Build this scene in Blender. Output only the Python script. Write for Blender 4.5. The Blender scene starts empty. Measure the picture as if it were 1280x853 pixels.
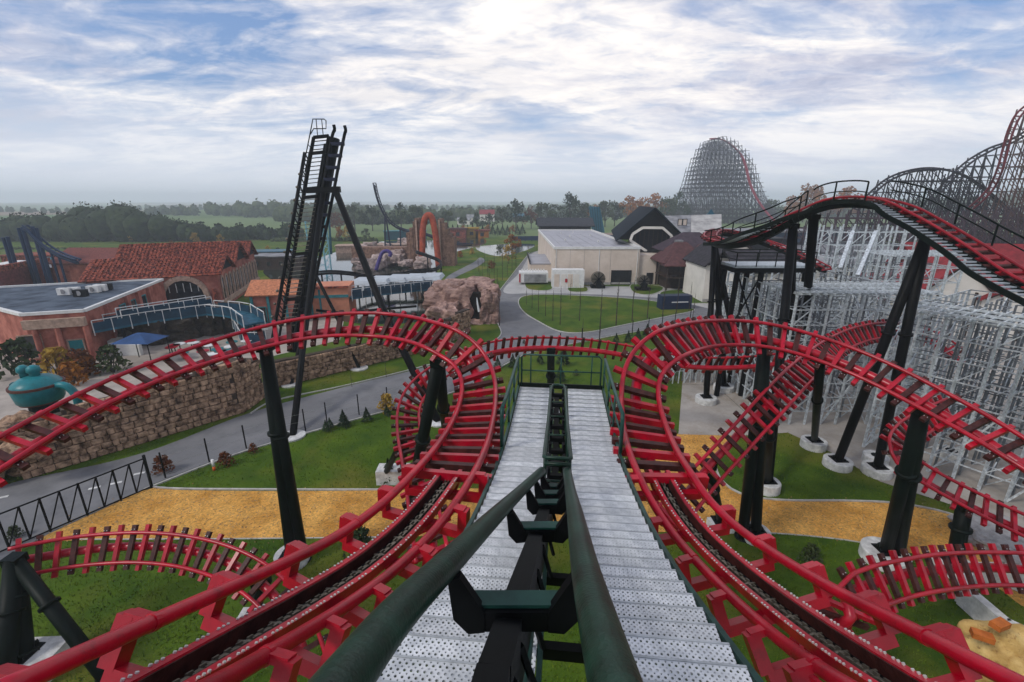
import bpy, math, random
from mathutils import Vector as V, Matrix, noise
random.seed(7)
S = bpy.context.scene
R = math.radians
H = 16.0                                   # camera height above the park ground
F = 569.0; PIT = math.atan((426.5-252)/F)
CP, SP = math.cos(PIT), math.sin(PIT)
# ---------------------------------------------------------------- camera
cam = bpy.data.cameras.new('camera'); cam.lens = 16.0; cam.sensor_width = 36.0
cam.clip_start = .05; cam.clip_end = 30000
co = bpy.data.objects.new('camera', cam); S.collection.objects.link(co)
co.location = (0, 0, H); co.rotation_euler = (math.pi/2-PIT, 0, 0); S.camera = co
# ---------------------------------------------------------------- sky and sun
W = bpy.data.worlds.new('World'); S.world = W; W.use_nodes = True
nt = W.node_tree; nt.nodes.clear(); N = nt.nodes.new; L = nt.links.new
def mathn(nt, op, a, b=None, c=None):
    n = nt.nodes.new('ShaderNodeMath'); n.operation = op
    for i, x in enumerate((a, b, c)):
        if x is None: continue
        if isinstance(x, (int, float)): n.inputs[i].default_value = x
        else: nt.links.new(x, n.inputs[i])
    return n.outputs[0]
out = N('ShaderNodeOutputWorld'); bg = N('ShaderNodeBackground'); bg.inputs[1].default_value = .115
L(bg.outputs[0], out.inputs[0])
sky = N('ShaderNodeTexSky'); sky.sky_type = 'NISHITA'; sky.sun_disc = False
SUN_EL, SUN_AZ = 42, -122                   # degrees: above the horizon; from +Y towards +X
sky.sun_elevation = R(SUN_EL); sky.sun_rotation = R(SUN_AZ); sky.air_density = 1.3; sky.dust_density = 1.0
geo = N('ShaderNodeTexCoord'); sep = N('ShaderNodeSeparateXYZ'); L(geo.outputs['Generated'], sep.inputs[0])
zz = mathn(nt, 'MAXIMUM', sep.outputs[2], 0.0); zc = mathn(nt, 'ADD', zz, .16)
cx = mathn(nt, 'DIVIDE', sep.outputs[0], zc); cy = mathn(nt, 'DIVIDE', sep.outputs[1], zc)
cb = N('ShaderNodeCombineXYZ'); L(cx, cb.inputs[0]); L(cy, cb.inputs[1])
def cloud_noise(scale, rot, sx, sy, off, detail=9, rough=.58, dist=.6):
    mp = N('ShaderNodeMapping'); mp.inputs['Location'].default_value = off
    mp.inputs['Rotation'].default_value = (0, 0, R(rot)); mp.inputs['Scale'].default_value = (sx, sy, 1)
    L(cb.outputs[0], mp.inputs[0]); n = N('ShaderNodeTexNoise')
    n.inputs['Scale'].default_value = scale; n.inputs['Detail'].default_value = detail
    n.inputs['Roughness'].default_value = rough; n.inputs['Distortion'].default_value = dist
    L(mp.outputs[0], n.inputs[0]); return n.outputs[0]
def ramp(nt, src, stops, interp='LINEAR'):
    r = nt.nodes.new('ShaderNodeValToRGB'); r.color_ramp.interpolation = interp; e = r.color_ramp.elements
    e[0].position, e[0].color = stops[0][0], (*stops[0][1], 1)
    e[1].position, e[1].color = stops[-1][0], (*stops[-1][1], 1)
    for p, c in stops[1:-1]:
        k = e.new(p); k.color = (*c, 1)
    nt.links.new(src, r.inputs[0]); return r.outputs[0]
def mixc(nt, f, a, b, mode='MIX'):
    m = nt.nodes.new('ShaderNodeMix'); m.data_type = 'RGBA'; m.blend_type = mode
    if isinstance(f, (int, float)): m.inputs[0].default_value = f
    else: nt.links.new(f, m.inputs[0])
    for i, x in ((6, a), (7, b)):
        if isinstance(x, tuple): m.inputs[i].default_value = (*x, 1)
        else: nt.links.new(x, m.inputs[i])
    return m.outputs[2]
g3 = lambda v: (v, v, v)
n1 = cloud_noise(.42, 40, 1, 1.5, (5.3, 2.2, 0), 6, .5, .5)        # big banks
n2 = cloud_noise(1.25, 34, 1, 2.0, (9.2, 4.1, 0), 10, .60, .9)     # streaks
n4 = cloud_noise(5.0, 28, 1, 1.6, (2.2, 8.1, 0), 8, .65, .5)       # ripple
nm = mathn(nt, 'ADD', mathn(nt, 'ADD', mathn(nt, 'MULTIPLY', n1, .48), mathn(nt, 'MULTIPLY', n2, .38)), mathn(nt, 'MULTIPLY', n4, .14))
cover = ramp(nt, nm, [(.40, g3(0)), (.46, g3(.35)), (.52, g3(.85)), (.58, g3(1))])
n3 = cloud_noise(.8, 22, 1, 1.8, (4.2, 3.7, 0), 9, .58, .7)
n3 = mathn(nt, 'ADD', mathn(nt, 'MULTIPLY', n3, .78), mathn(nt, 'MULTIPLY', n4, .22))
shade = ramp(nt, n3, [(.39, (3.0, 3.2, 4.3)), (.46, (4.8, 4.8, 5.6)), (.52, (6.8, 6.5, 6.6)), (.60, (8.8, 8.2, 7.6))])
skyc = mixc(nt, 1.0, sky.outputs[0], (.7, .95, 1.3), 'MULTIPLY')
bluesky = mixc(nt, .75, skyc, (1.45, 2.25, 4.0))
allsky = mixc(nt, cover, bluesky, shade)
# cream glow painted into the cloud colour near the middle, away from the sun
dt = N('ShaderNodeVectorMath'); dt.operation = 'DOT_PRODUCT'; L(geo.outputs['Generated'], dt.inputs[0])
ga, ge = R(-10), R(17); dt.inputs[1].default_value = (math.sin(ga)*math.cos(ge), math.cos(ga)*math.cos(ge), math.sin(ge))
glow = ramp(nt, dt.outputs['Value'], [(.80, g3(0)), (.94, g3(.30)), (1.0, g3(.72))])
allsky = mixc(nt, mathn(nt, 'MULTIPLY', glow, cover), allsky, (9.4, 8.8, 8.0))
# milky band of distant cloud towards the horizon
hz = ramp(nt, sep.outputs[2], [(0.0, g3(1)), (.05, g3(.8)), (.19, g3(0))])
allsky = mixc(nt, hz, allsky, (6.3, 6.6, 7.3))
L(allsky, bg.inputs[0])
sl = bpy.data.lights.new('sun', 'SUN'); sl.energy = 1.5; sl.angle = R(11); sl.color = (1, .95, .88)
so = bpy.data.objects.new('sun', sl); S.collection.objects.link(so)
# soft light through the cloud from behind and to the left; the sky uses the same direction
sd = V((math.sin(R(SUN_AZ))*math.cos(R(SUN_EL)), math.cos(R(SUN_AZ))*math.cos(R(SUN_EL)), math.sin(R(SUN_EL))))
so.rotation_euler = sd.to_track_quat('Z', 'Y').to_euler()
S.view_settings.view_transform = 'Standard'; S.view_settings.look = 'None'
S.view_settings.exposure = 0.33; S.view_settings.gamma = 1.0; S.view_settings.use_curve_mapping = False
S.cycles.max_bounces = 6; S.cycles.volume_bounces = 2; S.cycles.transparent_max_bounces = 12
# ---------------------------------------------------------------- where a point of the place is
C0 = V((0, 0, H))
def ray(px, py):
    x = (px-640)/F; y = (426.5-py)/F
    return V((x, CP+y*SP, -SP+y*CP))
def P(px, py, d): return C0+ray(px, py)*d
def G(px, py, z=0.0):
    r = ray(px, py); return C0+r*((z-H)/r.z)
def AY(px, py, Y):
    r = ray(px, py); return C0+r*(Y/r.y)
# ---------------------------------------------------------------- materials
MATS = {}
def mat(name, col, rough=.6, metal=0, var=.25, scale=3, bump=0, bscale=None, col2=None, detail=5, spec=.22, voro=None, stretch=None, holes=None, lo=.35, hi=.65):
    if name in MATS: return MATS[name]
    m = bpy.data.materials.new(name); m.use_nodes = True; t = m.node_tree
    b = t.nodes['Principled BSDF']; b.inputs['Roughness'].default_value = rough; b.inputs['Metallic'].default_value = metal
    b.inputs['Specular IOR Level'].default_value = spec
    tc = t.nodes.new('ShaderNodeTexCoord'); gm = t.nodes.new('ShaderNodeNewGeometry'); src = gm.outputs['Position']
    if stretch:
        mp = t.nodes.new('ShaderNodeMapping'); mp.inputs['Scale'].default_value = stretch; t.links.new(src, mp.inputs[0]); src = mp.outputs[0]
    n = t.nodes.new('ShaderNodeTexNoise'); n.inputs['Scale'].default_value = scale; n.inputs['Detail'].default_value = detail; n.inputs['Roughness'].default_value = .65
    t.links.new(src, n.inputs[0])
    c1 = tuple(x*(1-var) for x in col); c2 = col2 or tuple(min(1, x*(1+var)) for x in col)
    c = ramp(t, n.outputs[0], [(lo, c1), (hi, c2)])
    oi = t.nodes.new('ShaderNodeObjectInfo')
    if var:
        rv = mathn(t, 'MULTIPLY_ADD', oi.outputs['Random'], .3*min(1, var*2), 1-.15*min(1, var*2))
        h = t.nodes.new('ShaderNodeHueSaturation'); t.links.new(c, h.inputs['Color']); t.links.new(rv, h.inputs['Value']); c = h.outputs[0]
    t.links.new(c, b.inputs['Base Color'])
    if bump:
        n2 = t.nodes.new('ShaderNodeTexNoise'); n2.inputs['Scale'].default_value = bscale or scale*4; n2.inputs['Detail'].default_value = 4
        t.links.new(src, n2.inputs[0]); bp = t.nodes.new('ShaderNodeBump'); bp.inputs['Strength'].default_value = bump; bp.inputs['Distance'].default_value = .05
        t.links.new(n2.outputs[0], bp.inputs['Height']); t.links.new(bp.outputs[0], b.inputs['Normal'])
    MATS[name] = m; return m
RED = mat('red_paint', (.35, .0015, .015), .30, 0, .30, 1.6, .06, 40, detail=10, spec=.4)
def wear(m, scale, amt, col, lo, hi, rough=.6):       # scuffed, grimy patches in the paint
    t = m.node_tree; b = t.nodes['Principled BSDF']; src = b.inputs['Base Color'].links[0].from_socket
    gm = t.nodes.new('ShaderNodeNewGeometry'); n = t.nodes.new('ShaderNodeTexNoise'); n.inputs['Scale'].default_value = scale; n.inputs['Detail'].default_value = 12; n.inputs['Roughness'].default_value = .8
    t.links.new(gm.outputs['Position'], n.inputs[0]); k = ramp(t, n.outputs[0], [(lo, g3(0)), (hi, g3(amt))]); t.links.new(mixc(t, k, src, col), b.inputs['Base Color'])
    r0 = b.inputs['Roughness'].default_value; mr = t.nodes.new('ShaderNodeMapRange'); mr.inputs[3].default_value = r0; mr.inputs[4].default_value = rough; t.links.new(k, mr.inputs[0]); t.links.new(mr.outputs[0], b.inputs['Roughness'])
wear(RED, 3.5, .75, (.10, .006, .010), .54, .68); wear(RED, 14, .6, (.50, .12, .11), .62, .72)
REDF = mat('red_paint_far', (.42, .01, .03), .45, 0, .2, 1)
BROWN = mat('brown_tie', (.050, .013, .011), .5, 0, .45, 6, .1)
GREEN = mat('green_paint', (.003, .024, .013), .38, 0, .5, 5, .12, 60, detail=9, col2=(.008, .042, .025), spec=.3)
DKG = mat('dark_green_steel', (.012, .05, .04), .4, 0, .3, 4)
BLK = mat('black_steel', (.003, .0035, .004), .55, 0, .35, 2, spec=.10)
BLK2 = mat('black_green_steel', (.0025, .006, .0045), .5, 0, .35, 2, spec=.12)
wear(GREEN, 9, .5, (.05, .075, .05), .60, .70); wear(BROWN, 9, .35, (.13, .08, .07), .58, .7)
CONC = mat('concrete', (.52, .52, .50), .85, 0, .25, 3, .25, 25)
CONCD = mat('grey_concrete', (.30, .29, .28), .85, 0, .25, 3, .25, 25)
STEEL = mat('galvanised_steel', (.42, .47, .50), .42, .55, .2, 5)
CHAIN = mat('chain_steel', (.16, .14, .11), .45, .6, .3, 9)
BOLT = mat('bolt_steel', (.55, .55, .53), .4, .5, .1, 9)
def perforated():
    m = bpy.data.materials.new('perforated_tread'); m.use_nodes = True; t = m.node_tree; b = t.nodes['Principled BSDF']
    gm = t.nodes.new('ShaderNodeTexCoord'); sp = t.nodes.new('ShaderNodeSeparateXYZ'); t.links.new(gm.outputs['Object'], sp.inputs[0])
    def dots(cell, r0, r1, ox, oy):
        a = []
        for k, o in ((0, ox), (1, oy)):
            v = mathn(t, 'MULTIPLY_ADD', sp.outputs[k], 1/cell, o+50); v = mathn(t, 'FRACT', v); v = mathn(t, 'SUBTRACT', v, .5); a.append(mathn(t, 'MULTIPLY', v, v))
        d = mathn(t, 'SQRT', mathn(t, 'ADD', *a)); mr = t.nodes.new('ShaderNodeMapRange')
        mr.inputs[1].default_value = r0; mr.inputs[2].default_value = r1; mr.inputs[3].default_value = 1; mr.inputs[4].default_value = 0
        t.links.new(d, mr.inputs[0]); return mr.outputs[0]
    big = dots(.046, .19, .21, 0, 0); sm = dots(.046, .11, .135, .5, .5); rim = dots(.046, .2, .36, 0, 0)
    hole = mathn(t, 'MAXIMUM', big, sm)
    n = t.nodes.new('ShaderNodeTexNoise'); n.inputs['Scale'].default_value = 7; n.inputs['Detail'].default_value = 7; t.links.new(gm.outputs['Object'], n.inputs[0])
    c = ramp(t, n.outputs[0], [(.3, (.44, .46, .48)), (.5, (.64, .66, .67)), (.7, (.80, .81, .82))])
    oi = t.nodes.new('ShaderNodeObjectInfo'); h = t.nodes.new('ShaderNodeHueSaturation'); t.links.new(c, h.inputs['Color']); t.links.new(mathn(t, 'MULTIPLY_ADD', oi.outputs['Random'], .26, .80), h.inputs['Value']); c = h.outputs[0]
    t.links.new(c, b.inputs['Base Color']); b.inputs['Metallic'].default_value = .25; b.inputs['Roughness'].default_value = .48
    bp = t.nodes.new('ShaderNodeBump'); bp.inputs['Strength'].default_value = .45; bp.inputs['Distance'].default_value = .004; t.links.new(rim, bp.inputs['Height']); t.links.new(bp.outputs[0], b.inputs['Normal'])
    tr = t.nodes.new('ShaderNodeBsdfTransparent'); mx = t.nodes.new('ShaderNodeMixShader'); o = t.nodes['Material Output']
    t.links.new(hole, mx.inputs[0]); t.links.new(b.outputs[0], mx.inputs[1]); t.links.new(tr.outputs[0], mx.inputs[2]); t.links.new(mx.outputs[0], o.inputs[0]); return m
PERF = perforated()
# ---------------------------------------------------------------- mesh helpers
def origin_of(o):
    p = V((0, 0, 0))
    while o is not None: p += o.location; o = o.parent
    return p
def frame(z, up=V((0, 0, 1))):
    z = z.normalized()
    if abs(z.dot(up)) > .99: up = V((0, 1, 0))
    x = up.cross(z).normalized(); return x, z.cross(x), z
class MB:
    def __init__(s): s.v = []; s.f = []
    def add(s, vs, fs):
        b = len(s.v); s.v += [tuple(x) for x in vs]; s.f += [tuple(i+b for i in f) for f in fs]
    def box(s, c, hx, hy, hz, taper=1.0):
        c = V(c); hx, hy, hz = V(hx), V(hy), V(hz); vs = []
        for k in (-1, 1):
            q = taper if k > 0 else 1
            for a, b in ((-1, -1), (1, -1), (1, 1), (-1, 1)): vs.append(c+hx*a*q+hy*b*q+hz*k)
        s.add(vs, [(3, 2, 1, 0), (4, 5, 6, 7), (0, 1, 5, 4), (1, 2, 6, 5), (2, 3, 7, 6), (3, 0, 4, 7)]); return s
    def abox(s, c, sx, sy, sz, rz=0):
        co_, si = math.cos(rz), math.sin(rz)
        return s.box(c, (co_*sx/2, si*sx/2, 0), (-si*sy/2, co_*sy/2, 0), (0, 0, sz/2))
    def beam(s, p, q, w, h=None, up=V((0, 0, 1))):
        p, q = V(p), V(q); h = h or w; x, y, z = frame(q-p, up)
        return s.box((p+q)/2, x*w/2, y*h/2, (q-p)/2)
    def tube(s, pts, r, n=8, cap=True, closed=False):
        pts = [V(p) for p in pts]; m = len(pts); rs = r if isinstance(r, (list, tuple)) else [r]*m
        vs = []; x = None
        for i, p in enumerate(pts):
            if closed: t = pts[(i+1) % m]-pts[i-1]
            else: t = pts[min(i+1, m-1)]-pts[max(i-1, 0)]
            t.normalize()
            if x is None: x, y, _ = frame(t)
            else:
                x = (x-t*x.dot(t)).normalized(); y = t.cross(x)
            for k in range(n):
                a = 2*math.pi*k/n; vs.append(p+(x*math.cos(a)+y*math.sin(a))*rs[i])
        fs = []
        for i in range(m if closed else m-1):
            for k in range(n):
                j = (i+1) % m; fs.append((i*n+k, i*n+(k+1) % n, j*n+(k+1) % n, j*n+k))
        if cap and not closed: fs += [tuple(range(n-1, -1, -1)), tuple((m-1)*n+k for k in range(n))]
        s.add(vs, fs); return s
    def cyl(s, p, q, r, r2=None, n=12): return s.tube([p, q], [r, r if r2 is None else r2], n)
    def prism(s, poly, h0, h1):
        n = len(poly); vs = [(p[0], p[1], h0) for p in poly]+[(p[0], p[1], h1) for p in poly]
        a = sum(poly[i][0]*poly[(i+1) % n][1]-poly[(i+1) % n][0]*poly[i][1] for i in range(n))
        fs = [tuple(range(n-1, -1, -1)), tuple(range(n, 2*n))]+[(i, (i+1) % n, n+(i+1) % n, n+i) for i in range(n)]
        if a < 0: fs = [tuple(reversed(f)) for f in fs]
        s.add(vs, fs); return s
    def face(s, pts): s.add(pts, [tuple(range(len(pts)))]); return s
    def slab(s, pts, th):                       # thick plate from a planar outline
        pts = [V(p) for p in pts]; n = len(pts); nn = (pts[1]-pts[0]).cross(pts[2]-pts[0]).normalized()*th
        s.add(pts+[p-nn for p in pts], [tuple(range(n)), tuple(range(2*n-1, n-1, -1))]+[(i, n+i, n+(i+1) % n, (i+1) % n) for i in range(n)]); return s
    def blob(s, c, r, seed=0, rough=.25, sub=1):
        vs, fs = ICO[sub]; c = V(c); r = V(r) if hasattr(r, '__len__') else V((r, r, r)); o = V((seed*3.7, seed*1.3, seed*2.1))
        s.add([c+V((v.x*r.x, v.y*r.y, v.z*r.z))*(1+rough*2*(noise.noise(v*1.7+o))) for v in vs], fs); return s
    def mesh(s, name, m, org=V((0, 0, 0)), smooth=False):
        me = bpy.data.meshes.new(name); me.from_pydata([(x-org.x, y-org.y, z-org.z) for x, y, z in s.v], [], s.f)
        if m: me.materials.append(m)
        if smooth: me.polygons.foreach_set('use_smooth', [True]*len(me.polygons))
        me.update(); return me
    def build(s, name, m, parent=None, smooth=False, label=None, kind=None):
        org = origin_of(parent) if parent else V((0, 0, 0))
        o = bpy.data.objects.new(name, s.mesh(name, m, org, smooth)); S.collection.objects.link(o); o.parent = parent
        if label: o['label'] = label
        if kind: o['kind'] = kind
        return o
def _ico():
    t = (1+5**.5)/2; vs = [V(p).normalized() for p in ((-1, t, 0), (1, t, 0), (-1, -t, 0), (1, -t, 0), (0, -1, t), (0, 1, t), (0, -1, -t), (0, 1, -t), (t, 0, -1), (t, 0, 1), (-t, 0, -1), (-t, 0, 1))]
    fs = [(0, 11, 5), (0, 5, 1), (0, 1, 7), (0, 7, 10), (0, 10, 11), (1, 5, 9), (5, 11, 4), (11, 10, 2), (10, 7, 6), (7, 1, 8), (3, 9, 4), (3, 4, 2), (3, 2, 6), (3, 6, 8), (3, 8, 9), (4, 9, 5), (2, 4, 11), (6, 2, 10), (8, 6, 7), (9, 8, 1)]
    res = [(vs, fs)]
    for _ in range(3):
        vs = list(vs); c = {}; nf = []
        def mid(a, b):
            k = (min(a, b), max(a, b))
            if k not in c: c[k] = len(vs); vs.append(((vs[a]+vs[b])/2).normalized())
            return c[k]
        for a, b, d in fs:
            x, y, z = mid(a, b), mid(b, d), mid(d, a); nf += [(a, x, z), (b, y, x), (d, z, y), (x, y, z)]
        fs = nf; res.append((vs, fs))
    return res
ICO = _ico()
def thing(name, label, cat, loc=(0, 0, 0), group=None):
    o = bpy.data.objects.new(name, None); S.collection.objects.link(o); o.location = loc
    o.empty_display_size = .2; o['label'] = label; o['category'] = cat
    if group: o['group'] = group
    return o
def tag(o, label, cat, group=None):
    o['label'] = label; o['category'] = cat
    if group: o['group'] = group
    return o
def inst(name, me, parent, M, label=None):          # a piece that shares mesh data; M in world space
    o = bpy.data.objects.new(name, me); S.collection.objects.link(o); o.parent = parent
    org = origin_of(parent) if parent else V((0, 0, 0)); M = M.copy(); M.translation = M.translation-org
    o.matrix_basis = M
    if label: o['label'] = label
    return o
def M4(x, y, z, t):
    m = Matrix.Identity(4)
    for i in range(3): m[i][0], m[i][1], m[i][2], m[i][3] = x[i], y[i], z[i], t[i]
    return m
def dup(root, loc, rz=None, label=None, sc=None):
    def cp(o, par):
        c = o.copy(); S.collection.objects.link(c); c.parent = par
        for ch in o.children: cp(ch, c)
        return c
    r = cp(root, None); r.location = loc
    if rz is not None: r.rotation_euler = (0, 0, rz)
    if sc: r.scale = (sc, sc, sc)
    if label: r['label'] = label
    return r
def cr(pts, n=8, closed=False):                     # Catmull-Rom through tuples
    pts = [tuple(p) for p in pts]; m = len(pts); o = []
    for i in range(m if closed else m-1):
        if closed: a, b, c, d = pts[i-1], pts[i], pts[(i+1) % m], pts[(i+2) % m]
        else: a, b, c, d = pts[max(i-1, 0)], pts[i], pts[i+1], pts[min(i+2, m-1)]
        for k in range(n):
            t = k/n; o.append(tuple(.5*((2*y)+(-x+z)*t+(2*x-5*y+4*z-w)*t*t+(-x+3*y-3*z+w)*t**3) for x, y, z, w in zip(a, b, c, d)))
    if not closed: o.append(pts[-1])
    return o
def resample(pts, step):
    pts = [V(p) for p in pts]; L_ = [0]
    for a, b in zip(pts, pts[1:]): L_.append(L_[-1]+(b-a).length)
    n = max(1, round(L_[-1]/step)); o = []; j = 0
    for i in range(n+1):
        s = L_[-1]*i/n
        while j < len(pts)-2 and L_[j+1] < s: j += 1
        d = L_[j+1]-L_[j]; o.append(pts[j].lerp(pts[j+1], (s-L_[j])/d if d else 0))
    return o

ORDW = ('first', 'second', 'third', 'fourth', 'fifth', 'sixth', 'seventh', 'eighth', 'ninth', 'tenth', 'eleventh', 'twelfth', 'thirteenth', 'fourteenth', 'fifteenth', 'sixteenth')
def ordinal(i, n, unit='left'):
    if i == 0: return 'leftmost'
    if i == n-1: return 'rightmost'
    return f'{ORDW[i]} from the left' if i < n/2 else f'{ORDW[n-1-i]} from the right'
# ---------------------------------------------------------------- ground, roads, water
def smooth(a, b, x):
    t = max(0, min(1, (x-a)/(b-a))); return t*t*(3-2*t)
def terrain(x, y):
    d = math.hypot(x, y); 
    if d < 320: return 0.0
    k = smooth(320, 900, d); far = smooth(900, 3200, d)
    h = noise.noise(V((x*.0011+3, y*.0016, 0)))*9+noise.noise(V((x*.004, y*.005, 4)))*3+1
    h += far*(1+9*noise.noise(V((x*.0007, y*.0011, 9))))
    return max(-3, min(9, h))*k
rs = [0]+[30*1.17**i for i in range(32)]+[6000, 9000, 14000]; na = 128; vs = [(0, 0, 0)]; fs = []
for r in rs[1:]:
    for k in range(na):
        a = 2*math.pi*k/na; x, y = r*math.sin(a), r*math.cos(a); vs.append((x, y, terrain(x, y)))
for k in range(na): fs.append((0, 1+(k+1) % na, 1+k))
for i in range(len(rs)-2):
    for k in range(na):
        a = 1+i*na; fs.append((a+k, a+(k+1) % na, a+na+(k+1) % na, a+na+k))
def ground_mat():
    m = mat('grass', (.052, .118, .004), .95, 0, .3, .45, .45, 14, col2=(.118, .185, .007), detail=8, spec=.15)
    t = m.node_tree; b = t.nodes['Principled BSDF']; src = b.inputs['Base Color'].links[0].from_socket
    gm = t.nodes.new('ShaderNodeNewGeometry'); sp_ = t.nodes.new('ShaderNodeSeparateXYZ'); t.links.new(gm.outputs['Position'], sp_.inputs[0])
    # finer mottling: moss, wear and dry blades
    n = t.nodes.new('ShaderNodeTexNoise'); n.inputs['Scale'].default_value = 5; n.inputs['Detail'].default_value = 8; n.inputs['Roughness'].default_value = .75; t.links.new(gm.outputs['Position'], n.inputs[0])
    c = mixc(t, mathn(t, 'MULTIPLY', n.outputs[0], .9), src, (.020, .050, .006))
    n4 = t.nodes.new('ShaderNodeTexNoise'); n4.inputs['Scale'].default_value = .16; n4.inputs['Detail'].default_value = 6; t.links.new(gm.outputs['Position'], n4.inputs[0])
    dry = ramp(t, n4.outputs[0], [(.5, g3(0)), (.68, g3(.75))]); c = mixc(t, dry, c, (.17, .15, .022))
    n5 = t.nodes.new('ShaderNodeTexNoise'); n5.inputs['Scale'].default_value = 26; n5.inputs['Detail'].default_value = 3; t.links.new(gm.outputs['Position'], n5.inputs[0])
    c = mixc(t, ramp(t, n5.outputs[0], [(.35, g3(.55)), (.5, g3(0))]), c, (.018, .045, .008))
    # farmland far out: patches of pasture, stubble and ploughed soil
    v = t.nodes.new('ShaderNodeTexVoronoi'); v.inputs['Scale'].default_value = .0042; v.inputs['Randomness'].default_value = .9
    mp = t.nodes.new('ShaderNodeMapping'); mp.inputs['Scale'].default_value = (.8, .55, 1); mp.inputs['Rotation'].default_value = (0, 0, .3); t.links.new(gm.outputs['Position'], mp.inputs[0]); t.links.new(mp.outputs[0], v.inputs[0])
    s2 = t.nodes.new('ShaderNodeSeparateColor'); t.links.new(v.outputs['Color'], s2.inputs[0])
    fld = ramp(t, s2.outputs[0], [(0, (.07, .13, .025)), (.25, (.12, .17, .06)), (.4, (.26, .24, .15)), (.58, (.09, .14, .04)), (.7, (.22, .16, .12)), (.85, (.14, .18, .08))], 'CONSTANT')
    far = t.nodes.new('ShaderNodeMapRange'); far.inputs[1].default_value = 215; far.inputs[2].default_value = 225; t.links.new(sp_.outputs[1], far.inputs[0])
    c = mixc(t, far.outputs[0], c, fld); t.links.new(c, b.inputs['Base Color']); return m
GRASS = ground_mat()
o = MB(); o.add(vs, fs); o.build('ground', GRASS, smooth=True, kind='structure')
def outline(pts, z=0.0, sub=6, sm=True):
    w = [G(x, y, z) for x, y in pts]
    return [V(p) for p in (cr([tuple(p) for p in w], sub, True) if sm else [tuple(p) for p in w])]
ASPH = mat('asphalt', (.155, .158, .165), .88, 0, .14, .5, .3, 40, detail=9, col2=(.215, .215, .22))
PAVE = mat('pale_concrete_paving', (.36, .355, .34), .85, 0, .14, .35, .1, 20, detail=8)
SLABM = mat('worn_concrete_slab', (.34, .31, .275), .85, 0, .22, .3, .15, 15, detail=9)
wear(SLABM, .35, .7, (.20, .15, .10), .50, .66); wear(SLABM, 1.4, .5, (.48, .46, .42), .55, .7); wear(ASPH, .25, .5, (.10, .10, .105), .5, .62); wear(ASPH, 2.2, .35, (.26, .26, .26), .58, .7); wear(PAVE, .5, .4, (.22, .21, .20), .52, .66)
KERB = mat('kerb_concrete', (.40, .39, .36), .85, 0, .2, 3)
def gravel_mat():
    m = mat('gravel', (.56, .27, .05), .95, 0, .2, .5, .5, 30, col2=(.70, .39, .10), detail=8, spec=.2)
    t = m.node_tree; b = t.nodes['Principled BSDF']; src = b.inputs['Base Color'].links[0].from_socket
    gm = t.nodes.new('ShaderNodeNewGeometry'); v = t.nodes.new('ShaderNodeTexVoronoi'); v.inputs['Scale'].default_value = 13; t.links.new(gm.outputs['Position'], v.inputs[0])
    s2 = t.nodes.new('ShaderNodeSeparateColor'); t.links.new(v.outputs['Color'], s2.inputs[0])
    k = ramp(t, s2.outputs[0], [(0, g3(.72)), (.5, g3(.98)), (1, (1.28, 1.2, 1.1))])
    t.links.new(mixc(t, 1.0, src, k, 'MULTIPLY'), b.inputs['Base Color']); return m
GRAV = gravel_mat()
WATER = mat('pond_water', (.012, .022, .016), .06, 0, .3, .1, .12, 1.2, spec=.9)
POLYS = {}
def sheet(name, pts, z, m, sm=True, sub=6):
    w = outline(pts, z, sub, sm); POLYS[name] = [(p.x, p.y) for p in w]; b = MB(); b.face(w); o = b.build(name, m, kind='structure')
    n = o.data.polygons[0].normal
    if n.z < 0: o.data.flip_normals()
    return o
def kerb(pts, z=0.0, w=.12, h=.12, name='kerb', sm=True, parent=None, piece=None):
    line = [G(x, y, 0) for x, y in pts]; line = resample(cr([tuple(p) for p in line], 8), .6)
    b = MB()
    for i, (p, q) in enumerate(zip(line, line[1:])): b.beam(p+V((0, 0, z+h/2-.03)), q+V((0, 0, z+h/2-.03)), w, h)
    b.build(name, KERB, parent, kind='structure' if not parent else None)
sheet('plaza', [(-300, 480), (-60, 440), (0, 425), (120, 432), (230, 398), (340, 385), (430, 400), (425, 425), (330, 448), (150, 492), (0, 560), (-300, 640)], .012, mat('plaza_paving', (.33, .29, .25), .85, 0, .2, .6, .15, 12), False)
sheet('road', [(-150, 640), (0, 608), (30, 600), (180, 566), (313, 516), (430, 484), (520, 462), (575, 446), (604, 434), (626, 420), (622, 400), (619, 375), (640, 345), (664, 316), (690, 316), (682, 345), (690, 360), (840, 372), (905, 380), (960, 378), (960, 390), (905, 397), (870, 403), (800, 413), (740, 424), (700, 432), (660, 441), (630, 455), (598, 475), (560, 491), (500, 508), (430, 527), (300, 565), (200, 602), (180, 612), (60, 668), (-100, 740)], .02, ASPH)
sheet('pavement', [(629, 364), (650, 340), (664, 318), (682, 312), (692, 330), (700, 345), (692, 356), (760, 358), (840, 359), (900, 362), (960, 370), (960, 385), (905, 388), (870, 382), (840, 374), (760, 369), (700, 367), (660, 367)], .028, PAVE)
LAWN = mat('lawn', (.060, .125, .014), .95, 0, .25, .35, .4, 16, col2=(.115, .165, .02), detail=8, spec=.15)
t_ = LAWN.node_tree
def patch(name, pts, h=.09, z=.0):
    w = outline(pts, 0, 6); b = MB(); b.prism([(p.x, p.y) for p in w], z, h); o = b.build(name, GRASS, kind='structure'); k = MB()
    for p, q in zip(w, w[1:]+w[:1]): k.beam(p+V((0, 0, h/2+.01)), q+V((0, 0, h/2+.01)), .14, h+.04)
    k.build('kerb', KERB, o)
patch('lawn', [(648, 378), (655, 371), (680, 369), (740, 371), (800, 375), (840, 381), (868, 388), (840, 395), (780, 407), (735, 416), (700, 415), (672, 402), (654, 390)])
patch('lawn', [(659, 352), (688, 353), (688, 363), (660, 362)]); patch('lawn', [(712, 358), (732, 359), (733, 365), (712, 365)])
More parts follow.
